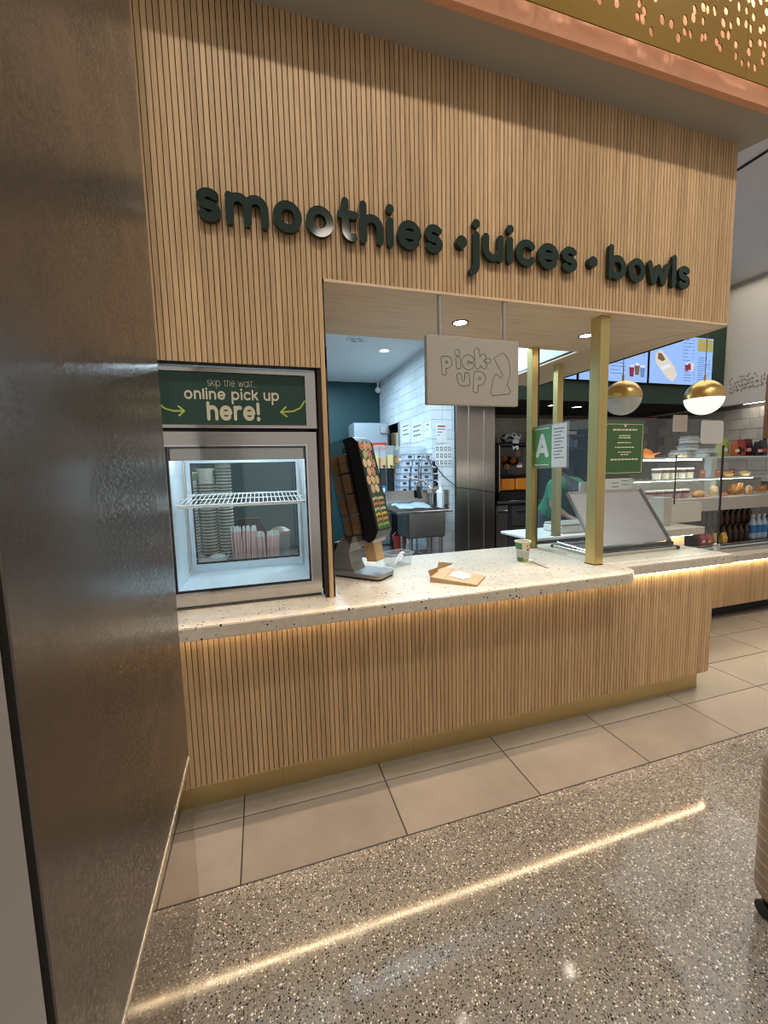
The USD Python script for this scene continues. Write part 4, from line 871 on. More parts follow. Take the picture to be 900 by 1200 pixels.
# papers taped to the walls
def paper_on_wall(px0, py0, px1, py1, kind, label):
    if kind == 'side':
        y1, y0 = at(px0, py0, X=XK)[1], at(px1, py0, X=XK)[1]; z1, z0 = at((px0 + px1) / 2, py0, X=XK)[2], at((px0 + px1) / 2, py1, X=XK)[2]
        t = T('wall_notice', label, 'notice', (XK, (y0 + y1) / 2, z0)); t.add('sheet', box(XK - .006, XK - .003, y0, y1, z0, z1), PAPER)
        t.add('print_lines', cat(*[box(XK - .0075, XK - .006, y0 + .06 + .05 * (k % 2), y1 - .06, z1 - .06 - k * .075, z1 - .035 - k * .075) for k in range(int((z1 - z0 - .06) / .075))]), GREYINK, smooth=False)
    else:
        p, q = P(px0, py1, YFW), P(px1, py0, YFW)
        t = T('wall_notice', label, 'notice', ((p[0] + q[0]) / 2, YFW, p[2])); t.add('sheet', box(p[0], q[0], YFW - .006, YFW - .003, p[2], q[2]), PAPER)
        n = int((q[2] - p[2] - .04) / .05)
        if kind == 'grid':
            for i in range(4):
                for j in range(3):
                    cx, cz = p[0] + (i + .5) / 4 * (q[0] - p[0]), p[2] + (j + .5) / 3 * (q[2] - p[2])
                    t.add('print_icon', extrf(cx, cz, YFW - .006), INK, smooth=False)
        else:
            t.add('heading', box(p[0] + .02, q[0] - .03, YFW - .0075, YFW - .006, q[2] - .06, q[2] - .035), RED, smooth=False)
            t.add('print_lines', cat(*[box(p[0] + .02, q[0] - .03 - .05 * (k % 3), YFW - .0075, YFW - .006, q[2] - .10 - k * .045, q[2] - .085 - k * .045) for k in range(max(1, n - 2))]), GREYINK, smooth=False)
def extrf(cx, cz, y): return front(sbox(-.02, -.03, .02, .03).difference(sbox(-.012, -.02, .012, .02)), .0015, cx, y, cz)
paper_on_wall(471, 496, 480.5, 519, 'side', 'printed sheet on the white kitchen tiles, leftmost of three in a row')
paper_on_wall(483, 496, 495, 518, 'side', 'printed sheet on the white kitchen tiles, middle of three in a row')
paper_on_wall(498.5, 494, 505, 513, 'side', 'printed sheet on the white kitchen tiles, rightmost of three in a row')
paper_on_wall(511.5, 496, 523.5, 519, 'front', 'printed sheet with a red heading on the kitchen tiles above the icon chart')
paper_on_wall(510, 522, 529, 546, 'grid', 'chart of small square icons on the kitchen tiles above the sink')
# drinks dispensers and crates
for i, (px, w_) in enumerate(((440, 8), (448.5, 8), (457, 8))):
    b0 = P(px, 549, 6.3); sc_ = depth_of(b0) / F_PX; hh = 25 * sc_; ww_ = w_ * sc_
    t = T('juice_dispenser', ['leftmost', 'middle', 'rightmost'][i] + ' clear juice container beside the stacked crates', 'dispenser', b0)
    t.add('container', zslab(rbox2(-ww_ / 2, -ww_ / 2, ww_ / 2, ww_ / 2, .02), 0, hh), CLEARP, world=False)
    t.add('juice', zslab(rbox2(-ww_ / 2 + .006, -ww_ / 2 + .006, ww_ / 2 - .006, ww_ / 2 - .006, .02), .005, hh * [.62, .5, .62][i]), plain('juice_%d' % i, [(.85, .55, .05), (.80, .33, .03), (.90, .62, .10)][i], .3), world=False)
    t.add('lid', zslab(rbox2(-ww_ / 2 - .005, -ww_ / 2 - .005, ww_ / 2 + .005, ww_ / 2 + .005, .02), hh, hh + .02), CLEARP, world=False)
    t.add('stand', box(-ww_ * .4, ww_ * .4, -ww_ * .4, ww_ * .4, P(480, 577.5, 6.05)[2] - b0[2] + .001, 0), [GREYINK, CHARCOAL, BLACK][i], world=False)
    t.add('tap', cyl((0, -ww_ / 2, .04), (0, -ww_ / 2 - .06, .03), .015, 10), BLACK, world=False)
crate = None
CRW = plain('crate_white', (.52, .57, .66), .5); CRB = plain('crate_shadow', (.30, .34, .42), .5)  # second tone is the crate darkened as shade, used on the lids
rows_c = [(466.5, 480, 492, 501), (466.5, 479.5, 491.5, 500.5), (467, 479.5, 491.5, 500.5), (468, 480, 491, 500), (470, 481, 491.5, 500), (472.5, 483, 493, 0)]
for j, cols_ in enumerate(rows_c):
    for i, px in enumerate(cols_):
        if not px: continue
        p = P(px + 4, 577 - 7.6 * j, 6.05); s_ = depth_of(p) / F_PX; cw, chh = 11.2 * s_, 7.0 * s_
        labs = 'white container behind the sink, %s from the left in the %s row from below' % (ORD[i], ORD[j])
        t = T('stacked_container', labs, 'container', p, group='white containers stacked behind the kitchen sink')
        t.add('body', zslab(rbox2(-cw / 2 + .004, -.15, cw / 2 - .004, .15, .01), 0, chh - .02), CRW, world=False); t.add('lid', zslab(rbox2(-cw / 2 + .001, -.155, cw / 2 - .001, .155, .01), chh - .02, chh), CRB, world=False)
        t.add('label', box(-.03, .03, -.153, -.15, .025, .06), INK, world=False)
p = P(490, 587, 6.05); wkb = T('steel_table', 'steel work table carrying the stacked white containers', 'table', (p[0] - .2, 6.15, 0))
tz = P(480, 577.5, 6.05)[2]
tx0, tx1 = P(433, 580, 6.05)[0], XK - .02
wkb.add('top', box(tx0, tx1, 5.92, 6.5, tz - .04, tz, .004), STEEL)
for xx in (tx0 + .04, tx1 - .04):
    for yy in (5.96, 6.45): wkb.add('leg', cyl((xx, yy, 0), (xx, yy, tz - .04), .02, 10), STEELZ)
wkb.add('lower_shelf', box(tx0, tx1, 5.95, 6.48, .3, .33), STEEL)
a, b = P(462, 535, 6.2), P(497, 524, 6.2)
t = T('clear_bin', 'long clear plastic bin on top of the cartons by the kitchen tiles', 'bin', (b[0] - .3, 6.3, a[2])); t.add('bin', box(a[0], min(b[0], XK - .03), 6.1, 6.45, a[2], b[2], .01), CLEARP); t.add('lid', box(a[0] - .01, min(b[0], XK - .03) + .005, 6.09, 6.46, b[2], b[2] + .015, .004), CLEARP)
for i, (x0, x1) in enumerate(((463, 474), (475, 485), (486, 496))):
    a, b = P(x0, 543.5, 6.2), P(x1, 535.2, 6.2)
    t = T('carton', ['orange-brown carton, leftmost of three under the clear bin', 'orange-brown carton, middle of three under the clear bin', 'orange-brown carton, rightmost of three under the clear bin'][i], 'carton', ((a[0] + b[0]) / 2, 6.25, a[2])); t.add('box', box(a[0], b[0], 6.1, 6.4, a[2], b[2] - .002, .004), plain('carton_%d' % i, (.42, .22, .09), .6)); t.add('label', box(a[0] + .03, b[0] - .03, 6.098, 6.1, a[2] + .02, b[2] - .03), CREAM)
p = P(470, 544, 6.2); lowx = P(464, 560, 6.2)[0]
t = T('carton_shelf', 'wire shelf holding the cartons above the stacked containers', 'shelf', (lowx, 6.25, p[2])); t.add('board', box(P(462, 544, 6.2)[0], min(P(499, 544, 6.2)[0], XK - .02), 6.09, 6.48, p[2] - .02, p[2] - .002), STEEL); t.add('bracket', box(P(462, 544, 6.2)[0], P(462, 544, 6.2)[0] + .02, 6.46, 6.48, tz, p[2] - .02), STEELZ)
# ---- sink
SY = 5.30
a, b = P(479.5, 599, SY), P(526, 632, SY)
zr_, zbt = P(500, 598.5, SY)[2], P(500, 630.5, SY)[2]
sx0, sx1 = P(463.5, 600, SY)[0] + .03, P(531, 597, SY)[0]; bx0, bx1 = P(479.5, 610, SY)[0], P(522.5, 610, SY)[0]
sk = T('kitchen_sink', 'stainless steel kitchen sink on tube legs with a drainboard', 'sink', ((sx0 + sx1) / 2, 5.6, 0))
sk.add('rim', box(sx0, sx1, SY - .01, SY + .04, zr_ - .035, zr_, .008), STEEL); sk.add('rim', box(sx0, sx0 + .04, SY + .04, YFW - .05, zr_ - .035, zr_, .008), STEEL)
sk.add('rim', box(sx1 - .05, sx1, SY + .04, YFW - .05, zr_ - .035, zr_, .008), STEEL)
sk.add('basin', cat(box(bx0, bx1, SY + .03, SY + .04, zbt, zr_ - .01), box(bx0, bx0 + .01, SY + .03, YFW - .08, zbt, zr_ - .01), box(bx1 - .01, bx1, SY + .03, YFW - .08, zbt, zr_ - .01), box(bx0, bx1, SY + .03, YFW - .08, zbt, zbt + .01), box(bx0, bx1, YFW - .09, YFW - .08, zbt, zr_)), STEELZ)
sk.add('drainboard', box(sx0 + .04, bx0 + .12, SY + .04, YFW - .06, zr_ - .03, zr_ - .012), STEEL)
sk.add('backsplash', box(sx0, sx1, YFW - .06, YFW - .02, zr_ - .03, P(500, 574, YFW - .06)[2], .003), STEEL)
sk.add('side_splash', box(sx1 - .015, sx1, SY + .12, YFW - .06, zr_, P(530, 573, YFW - .3)[2], .003), STEEL)
for xx in (bx0 + .05, bx1 - .05):
    for yy in (SY + .08, YFW - .14): sk.add('leg', cyl((xx, yy, 0), (xx, yy, zbt), .028, 12), STEELZ)
sk.add('leg_brace', cyl((bx0 + .05, SY + .08, .3), (bx1 - .05, SY + .08, .3), .012, 8), STEELZ)
p0, p1 = P(464, 597, SY + .1), P(502, 594, SY + .1)
pl = T('plastic_sheet', 'crumpled bluish plastic sheet lying on the sink drainboard', 'sheet', ((p0[0] + p1[0]) / 2, 5.6, zr_))
gx_, gy_ = np.meshgrid(np.linspace(sx0 + .06, P(503, 594, SY + .2)[0], 14), np.linspace(SY + .06, YFW - .12, 8)); import meshkit
gz_ = zr_ + .004 + .10 * ((gy_ - SY) / .6) * .6 + .06 * meshkit.fbm(np.stack([gx_ * 7, gy_ * 7, gx_ * 0], -1), 3, 4)
idx = np.arange(14 * 8).reshape(8, 14); fs = [f for i in range(7) for j in range(13) for f in ((idx[i, j], idx[i, j + 1], idx[i + 1, j + 1]), (idx[i, j], idx[i + 1, j + 1], idx[i + 1, j]))]
pl.add('film', trimesh.Trimesh(np.c_[gx_.ravel(), gy_.ravel(), gz_.ravel()], fs, process=False), M('blue_film', {'t': ('transparent_bsdf', dict(color=(.85, .95, 1))), 'd': ('principled_bsdf', dict(base_color=(.55, .72, .85), roughness=.2)), 'm': ('mix_closure', dict(fac=.65))}, [('t.BSDF', 'm.closure1'), ('d.BSDF', 'm.closure2')], surface='m.closure'), smooth=False)
fx = P(506.5, 586, YFW - .1)
fc = T('sink_faucet', 'tall spring-neck rinse faucet over the kitchen sink', 'faucet', (fx[0], YFW - .13, zr_))
def kp(px, py): q = P(px, py, YFW - .14); return (q[0], YFW - .14, q[2])
fc.add('neck', tube([kp(507, 590), kp(507.5, 560), kp(505.5, 545), kp(501.5, 537), kp(496, 534.5), kp(492, 538), kp(490.3, 547), kp(490.3, 572)], .016), CHROME)
fc.add('spray_head', cyl(kp(490.3, 570), kp(492.5, 584), .022, 12, .035), BLACK)
fc.add('base_body', box(kp(500, 580)[0], kp(512, 580)[0], YFW - .18, YFW - .07, kp(505, 578)[2], kp(505, 572)[2], .008), CHROME)
fc.add('spout', tube([kp(505, 572), kp(497, 562), kp(488, 565), kp(487.5, 574)], .014), CHROME)
fc.add('lever', cyl(kp(500, 564), kp(476, 559), .011, 8), CHROME)
q = kp(514, 572)
sd_ = T('soap_bottle', 'white pump bottle at the right of the kitchen faucet', 'bottle', (q[0], YFW - .2, zr_)); hb = q[2] - zr_
sd_.add('bottle', lathe([(.0, 0), (.055, 0), (.055, hb * .8), (.02, hb), (.018, hb + .03), (0, hb + .03)], 16), WHITE, world=False); sd_.add('pump', tube([(0, 0, hb + .03), (0, 0, hb + .10), (-.05, 0, hb + .10)], .008), WHITE, world=False)
pl2 = P(466, 625, 6.0)
for i, (px, col, lab_) in enumerate(((471, RED, 'red pail under the kitchen table'), (449, BLUE, 'small blue box beside the kitchen sink'))):
    q = P(px, 632 if i == 0 else 580, 5.99); zb_q = .33 if i == 0 else tz
    t = T(['pail', 'blue_box'][i], lab_, ['pail', 'box'][i], (q[0], 6.1, zb_q))
    if i == 0: t.add('pail', lathe([(0, 0), (.09, 0), (.12, .24), (.115, .24), (.085, .01), (0, .01)], 18), col, world=False); t.add('handle', tube([(-.12, 0, .23), (-.06, 0, .29), (.06, 0, .29), (.12, 0, .23)], .005), CHROME, world=False)
    else: t.add('carton', box(-.06, .06, -.08, .08, 0, .12, .004), col, world=False); t.add('label', box(-.04, .04, -.082, -.08, .03, .09), WHITE, world=False)
# ---- steel column of three folded sheets with a cable across
CY = 5.84
sc = T('steel_column', 'tall column clad in three brushed steel sheets right of the kitchen sink', 'column', ((XCOL0 + XCOL1) / 2, 5.8, 0))
cxs = [XCOL0, P(549, 560, CY)[0], P(567, 560, CY)[0], XCOL1]
for a, b in zip(cxs, cxs[1:]): sc.add('steel_sheet', box(a + .006, b - .006, CY, CY + .02, 0, ZK, .004), brushed('column_steel', (.40, .36, .33), .30, 'z') if a == XCOL0 else UsdShade.Material.Get(stage, '/World/Looks/column_steel'))
sc.add('core', box(XCOL0 + .002, XCOL1 - .002, CY + .015, YTW + .1, 0, ZK), CHARCOAL)
for xx in cxs[1:3]: sc.add('joint_trim', box(xx - .005, xx + .005, CY + .006, CY + .016, 0, ZK), TRIMALU)
cab = T('cable', 'thin black cable sagging across the kitchen tiles and the steel column', 'cable', tuple(P(535, 572, CY - .01)))
cab.add('cord', tube([(lambda q: (q[0], CY - .012 if i >= 2 else YFW - .012, q[2]))(P(px, py, CY - .012 if i >= 2 else YFW - .012)) for i, (px, py) in enumerate(((507, 541), (520, 558), (535.5, 571), (560, 574), (580, 577)))], .006, 6), BLACK)
# ================================================================== BACK BAR: juicer on a steel bench
JY = 6.0
zbench = P(600, 586.5, JY)[2]; bx0_, bx1_ = P(581.5, 590, JY)[0], P(642, 590, JY)[0]
be = T('steel_bench', 'steel undercounter bench with a door and drawers carrying the orange juicer', 'bench', ((bx0_ + bx1_) / 2, 6.25, 0))
be.add('top', box(bx0_, bx1_, JY - .03, 6.57, zbench - .05, zbench, .006), STEEL)
dx = P(597, 600, JY)[0]
be.add('door', box(bx0_, dx - .03, JY, JY + .03, .1, zbench - .08, .004), STEELZ); be.add('door_handle', box(bx0_ + .02, dx - .05, JY - .035, JY - .005, P(588, 601, JY)[2], P(588, 598, JY)[2], .006), CHROME)
be.add('body', box(bx0_ + .01, bx1_ - .01, JY + .03, 6.55, .0, zbench - .05), CHARCOAL)
for k in range(2): be.add('drawer', box(dx + .06, bx1_ - .02, JY + .005, JY + .03, zbench - .45 - .38 * k, zbench - .10 - .38 * k, .004), plain('drawer_grey_%d' % k, (.10, .095, .09), .4, .5)); be.add('drawer_pull', box(dx + .16, bx1_ - .12, JY - .005, JY + .006, zbench - .21 - .38 * k, zbench - .19 - .38 * k), BLACK)
ju = T('juicer', 'large black orange-juicing machine with two orange tanks on the steel bench', 'juicer', (P(603, 586, 6.15)[0], 6.3, zbench))
j0, j1 = P(585, 586, 6.15)[0], P(622, 586, 6.15)[0]; zj = lambda py: P(600, py, 6.15)[2]
ju.add('base', box(j0, j1, 6.15, 6.55, zbench, zj(576), .01), BLACK)
ju.add('back_body', box(j0 + .01, j1 - .01, 6.37, 6.59, zj(576), zj(521)), CHARCOAL)
jm = (j0 + j1) / 2
for s, (a, b) in enumerate(((j0 + .02, jm - .01), (jm + .01, j1 - .02))): ju.add('orange_tank', box(a, b, 6.13, 6.35, zj(574.5), zj(561), .02), ORANGE)
ju.add('glass_hood', box(j0 + .01, j1 - .01, 6.14, 6.37, zj(560), zj(523), .015), glass('hood_pane', (.62, .50, .42), .05, .05))
ju.add('top_cap', box(j0, j1, 6.13, 6.59, zj(523), zj(519), .01), BLACK)
for px, py in ((592, 538), (594, 547), (608, 531), (610, 545), (602, 540)): ju.add('orange', trimesh.creation.icosphere(2, .055).apply_translation((P(px, py, 6.25)[0], 6.27, P(px, py, 6.25)[2])), plain('fruit_orange_%d' % px, (.75, .32, .05), .5))
ju.add('press_drum', cyl((P(607, 552, 6.25)[0], 6.25, P(607, 552, 6.25)[2]), (P(607, 552, 6.25)[0], 6.35, P(607, 552, 6.25)[2]), .09, 18), BLACK)
ju.add('side_frame', box(j0 - .012, j0 + .012, 6.14, 6.59, zj(576), zj(521), .003), TRIMALU)
ju.add('badge', box(P(606, 549, 6.13)[0], P(612, 546, 6.13)[0], 6.134, 6.138, zj(548), zj(545)), PAPER)
q = P(602, 519, 6.25)
tw = T('towel', 'crumpled black and white towel on top of the juicer', 'towel', (q[0], 6.3, zj(519) + .02))
tm_ = trimesh.creation.icosphere(3, .12); vv = tm_.vertices * [1.5, 1, .75]; vv = vv * (.75 + .6 * meshkit.fbm(vv * 14 + 3, 3, 9))[:, None]; tm_.vertices = vv; tm_.apply_translation((0, 0, .075))
tw.add('cloth', tm_, M('checked_cloth', {'g': ('texture_coordinate', {}), 'c': ('voronoi_texture', dict(scale=22)), 's': ('separate_color', {}), 'r': ('rgb_ramp', dict(interpolate=False, ramp=[(0, (.03, .03, .03)), (.35, (.75, .74, .72))])), 'p': ('principled_bsdf', dict(roughness=.9))}, [('g.object', 'c.vector'), ('c.color', 's.color'), ('s.r', 'r.fac'), ('r.color', 'p.base_color')]), world=False, smooth=True)
tw.add('corner', box(-.10, .02, -.17, -.165, -.14, .03), UsdShade.Material.Get(stage, '/World/Looks/checked_cloth'), world=False)
t = T('cup_sleeve', 'stack of pale cups standing behind the towel on the juicer', 'cups', (P(588, 521, 6.35)[0], 6.41, zj(519)))
for k in range(3): t.add('cup', lathe([(.02, 0), (.03, .11), (.027, .11), (.018, .005), (0, .005), (0, 0), (.02, 0)], 14, (-.03 + .06 * k, 0, 0)), CREAM, world=False)
# dark equipment, shelf bins, white work surface and the worker, seen through the side glass
E2 = 6.05
x0_, x1_ = P(645, 560, E2)[0], P(700, 560, E2)[0]
eq = T('dark_rack', 'dark equipment rack with shelves on the back bar behind the letter card', 'rack', ((x0_ + x1_) / 2, 6.25, 0))
for zz in (P(670, 511, E2)[2], P(670, 526, E2)[2], P(670, 560, E2)[2]): eq.add('shelf', box(x0_, x1_, E2, 6.6, zz, zz + .03, .003), CHARCOAL)
eq.add('back_panel', box(x0_, x1_, 6.6, 6.63, 0, P(670, 500, E2)[2]), BLACKMATT)
for xx in (x0_, x1_ - .03): eq.add('side_panel', box(xx, xx + .03, E2, 6.6, 0, P(670, 500, E2)[2]), BLACK)
for i, (px, py, w_, h_, m_, nm, lab_) in enumerate(((668, 526, .10, .16, BLUE, 'blue_bin', 'small blue bin on the middle shelf of the dark rack'), (675, 526, .09, .13, GREYINK, 'grey_bin', 'small grey bin on the middle shelf of the dark rack'), (668, 560, .16, .26, DENIM, 'dark_bin', 'dark navy bin on the lower shelf of the dark rack'), (672, 511, .16, .05, WHITE, 'white_tray', 'white tray on the top shelf of the dark rack'))):
    q = P(px, py, E2 + .05); t = T(nm, lab_, 'bin' if i < 3 else 'tray', (q[0], E2 + .15, P(670, py, E2)[2] + .03)); t.add('body', box(-w_ / 2, w_ / 2, -.1, .1, 0, h_, .01), m_, world=False); t.add('rim', box(-w_ / 2 - .005, w_ / 2 + .005, -.105, .105, h_, h_ + .012, .004), m_, world=False)
wzz = .93
ws = T('work_table', 'white topped work table behind the slim brass post', 'table', (2.9, 3.4, 0))
w0, w1 = at(603, 618, Z=wzz), at(672, 613, Z=wzz)
ws.add('top', box(2.42, 3.4, 3.2, 3.75, wzz - .03, wzz, .006), WHITE); ws.add('body', box(2.5, 3.36, 3.26, 3.72, 0.02, wzz - .03), CHARCOAL)
q = at(650, 614, Z=wzz); t = T('white_case', 'flat grey-white appliance on the white work table', 'appliance', (3.05, 3.45, wzz)); t.add('body', box(-.22, .22, -.14, .14, 0, .075, .012), OFFWHITE, world=False); t.add('lid', box(-.215, .215, -.135, .135, .078, .095, .008), SIGNGREY, world=False)
# worker bending behind the counter
wp = P(650, 600, 4.55); ox, oy = wp[0], 4.55
pe_ = T('person', 'person in a green t-shirt bent over with a long black braid down the back', 'person', (ox, oy, 0), rotz=0)
N = dict(hip=((0, .10, .98), .155), waist=((0, -.02, 1.14), .15), chest=((0, -.16, 1.30), .165), shl=((-.17, -.20, 1.35), .085), shr=((.17, -.20, 1.35), .085), neck=((0, -.33, 1.33), .062), head=((0, -.42, 1.25), .10),
         hl=((-.09, .12, .92), .105), hr=((.09, .12, .92), .105), kl=((-.11, .06, .50), .072), kr=((.11, .08, .50), .072), al=((-.11, .14, .09), .048), ar=((.11, .16, .09), .048), tl=((-.12, -.02, .035), .034), tr=((.12, .0, .035), .034),
         el=((-.24, -.27, 1.10), .048), er=((.24, -.27, 1.10), .048), wl=((-.16, -.42, .98), .032), wr=((.16, -.42, .98), .032), pl=((-.13, -.48, .955), .03), pr=((.13, -.48, .955), .03))
fing = []
for s, nm in ((-1, 'l'), (1, 'r')):
    for k in range(4): N['f%s%d' % (nm, k)] = ((s * .13 + (k - 1.5) * .021, -.555 - .008 * (1.5 - abs(k - 1.5)), .945), .009); fing.append(('p' + nm, 'f%s%d' % (nm, k)))
    N['t' + nm + 'h'] = ((s * .13 - s * .055, -.50, .945), .010); fing.append(('p' + nm, 't' + nm + 'h'))
body = chain(N, [('hip', 'waist'), ('waist', 'chest'), ('chest', 'neck'), ('neck', 'head'), ('chest', 'shl'), ('chest', 'shr'), ('shl', 'el'), ('el', 'wl'), ('wl', 'pl'), ('shr', 'er'), ('er', 'wr'), ('wr', 'pr'), ('hip', 'hl'), ('hip', 'hr'), ('hl', 'kl'), ('kl', 'al'), ('al', 'tl'), ('hr', 'kr'), ('kr', 'ar'), ('ar', 'tr')] + fing, .022, 8)
pe_.add('body', body, SKIN, world=False, smooth=True)
G = lambda k, d: (N[k][0], N[k][1] + d)
sh = {k: G(k, .014) for k in ('hip', 'waist', 'chest', 'shl', 'shr')}; sh['ml'] = ((-.215, -.245, 1.20), .068); sh['mr'] = ((.215, -.245, 1.20), .068)
pe_.add('t_shirt', chain(sh, [('hip', 'waist'), ('waist', 'chest'), ('chest', 'shl'), ('chest', 'shr'), ('shl', 'ml'), ('shr', 'mr'), ('waist', 'shl'), ('waist', 'shr')], .03, 6), SHIRT, world=False, smooth=True)
tr_ = {k: G(k, .014) for k in ('hl', 'hr', 'kl', 'kr', 'al', 'ar')}; tr_['hip'] = ((0, .11, .95), .165)
pe_.add('trousers', chain(tr_, [('hip', 'hl'), ('hip', 'hr'), ('hl', 'kl'), ('kl', 'al'), ('hr', 'kr'), ('kr', 'ar')], .03, 6), DENIM, world=False, smooth=True)
hd = dict(a=((0, -.42, 1.275), .108), b=((0, -.37, 1.32), .085), c=((0, -.25, 1.42), .04), d=((-.02, -.16, 1.49), .034), e=((-.04, -.34, 1.34), .05))
pe_.add('hair', chain(hd, [('a', 'b'), ('b', 'c'), ('c', 'd')], .02, 4), HAIR, world=False, smooth=True)
br_n = dict(a=((-.02, -.20, 1.47), .034), b=((-.05, -.33, 1.36), .04), c=((-.07, -.38, 1.24), .036), d=((-.07, -.41, 1.10), .022))
pe_.add('braid', chain(br_n, [('a', 'b'), ('b', 'c'), ('c', 'd')], .02, 3), HAIR, world=False, smooth=True)
for s in (-1, 1): pe_.add('shoe', chain(dict(a=((s * .11, .15, .055), .055), b=((s * .12, -.03, .045), .045)), [('a', 'b')], .02, 4), BLACK, world=False, smooth=True)

# ================================================================== MENU SCREENS on the green bulkhead
SY_ = YG - .06
zs0 = P(760, 449.5, SY_)[2]; zs1 = P(830, 396, SY_)[2]
edges = [592, 676.8, 759.2, 834.5]
xs = [P(e, 448, SY_)[0] for e in edges]
def scr(i, label):
    x0, x1 = xs[i] + .012, xs[i + 1] - .012
    t = T('menu_screen', label, 'screen', ((x0 + x1) / 2, SY_, zs0))
    t.add('housing', box(x0, x1, SY_, SY_ + .05, zs0, zs1, .004), BLACK); t.add('display', box(x0 + .012, x1 - .012, SY_ - .002, SY_ + .001, zs0 + .012, zs1 - .012), SCREEN)
    t.add('wall_mount', box((x0 + x1) / 2 - .1, (x0 + x1) / 2 + .1, SY_ + .05, YG, zs0 + .2, zs0 + .4), BLACK)
    return t, x0, x1
def lines(t, x0, x1, z0, z1, n, seed, m=None, h=.012):
    r = random.Random(seed); gs_ = []
    for k in range(n):
        z = z1 - (k + .5) / n * (z1 - z0); w_ = (x1 - x0) * r.uniform(.45, .95); gs_.append(sbox(x0, z, x0 + w_, z + h))
        if r.random() < .8: gs_.append(sbox(x1 - .04, z, x1, z + h))
    t.add('print_lines', front(unary_union(gs_), .001, 0, SY_ - .002, 0), m or SCREENTXT, smooth=False)
def blob(t, pts, m, name, seed=1, y=SY_ - .002):
    g = Polygon(pts).buffer(.012).buffer(-.006); t.add(name, front(g, .0015, 0, y, 0), m, smooth=False)
def cupdraw(t, x, z, h, m):
    blob(t, [(x - h * .22, z), (x + h * .22, z), (x + h * .32, z + h), (x - h * .32, z + h)], m, 'cup_picture'); blob(t, [(x - h * .30, z + h), (x + h * .30, z + h), (x + h * .2, z + h * 1.2), (x - h * .2, z + h * 1.2)], SCREENWH, 'cup_picture')
H_ = zs1 - zs0
t, x0, x1 = scr(0, 'lit blue menu screen, leftmost of three, mostly hidden by the soffit')
lines(t, x0 + .1, x0 + .5, zs0 + .08, zs1 - .05, 12, 1); lines(t, x0 + .62, x1 - .1, zs0 + .08, zs1 - .05, 12, 2)
t, x0, x1 = scr(1, 'lit blue menu screen, middle of three, behind the thick brass post')
lines(t, x0 + .1, x0 + .5, zs0 + .10, zs1 - .05, 12, 3); lines(t, x0 + .60, x1 - .45, zs0 + .10, zs1 - .05, 12, 4); lines(t, x1 - .4, x1 - .06, zs0 + .40, zs1 - .05, 9, 5)
for k, m_ in enumerate((SCREENRD, SCREENBR2, SCREENTXT)): cupdraw(t, x1 - .33 + .11 * k, zs0 + .10 + .03 * (k % 2), .14, m_)
t, x0, x1 = scr(2, 'lit blue menu screen with a filled wrap picture, rightmost of three')
def sp_(px, py): q = P(px, py, SY_); return (q[0], q[2])
blob(t, [sp_(*p) for p in [(771, 412), (775, 410.5), (782, 419), (790, 430), (793, 440), (788, 447), (781, 442), (774, 432), (769, 425), (768, 417)]], SCREENBR, 'wrap_picture')
blob(t, [sp_(*p) for p in [(771.5, 414), (775, 414.5), (779, 421), (776, 423), (771, 420)]], SCREENBR2, 'filling_picture', y=SY_ - .0035)
blob(t, [sp_(*p) for p in [(774, 430), (783, 427), (785, 430), (776, 433)]], SCREENWH, 'wrap_fold_picture', y=SY_ - .0035)
lines(t, *[sp_(801, 440)[0], sp_(814, 440)[0], zs0 + .05, zs0 + .32], 6, 6); lines(t, sp_(801, 400)[0], sp_(814, 400)[0], zs1 - .42, zs1 - .04, 7, 7); lines(t, sp_(817, 440)[0], x1 - .06, zs0 + .05, zs1 - .32, 12, 8)
t.add('yellow_panel', front(rbox2(sp_(817.5, 410)[0], zs1 - .23, x1 - .02, zs1 - .03, .02), .001, 0, SY_ - .002, 0), SCREENYL, smooth=False)
for k, m_ in enumerate((SCREENRD, SCREENRD, SCREENBR)): cupdraw(t, sp_(804.5 + 3.2 * k, 433)[0], sp_(805, 434.5)[1] + .02 * (k % 2), .10, m_)

# ================================================================== PENDANTS
for i, (px, py, lab_, mg) in enumerate(((729.5, 466.5, 'brass and globe pendant lamp nearer the thick post, its globe unlit', GLOBEOFF), (825, 466, 'brass and white globe pendant lamp at the right, its globe glowing', GLOBE))):
    p = P(px, py, 2.98); R_ = 20.0 * depth_of(p) / F_PX
    t = T('pendant_lamp', lab_, 'lamp', (p[0], p[1], p[2] - R_))
    th_ = np.radians(np.linspace(-90, -1, 12)); t.add('globe', lathe([(max(0, .985 * R_ * math.cos(a)), R_ + .985 * R_ * math.sin(a)) for a in th_] + [(0, R_ - .004)], 36), mg, world=False, label='white glass lower half')
    th_ = np.radians(np.linspace(-4, 90, 12)); t.add('cap', lathe([(0, R_ - .07 * R_)] + [(max(0, R_ * math.cos(a)), R_ + R_ * math.sin(a)) for a in th_], 36), GOLDP, world=False, label='brass upper half')
    t.add('stem', cyl((0, 0, 2 * R_), (0, 0, 2 * R_ + .05), .010, 10), GOLDP, world=False); t.add('cord', cyl((0, 0, 2 * R_ + .05), (0, 0, ZW - p[2] + R_), .0035, 8), GREYINK, world=False)

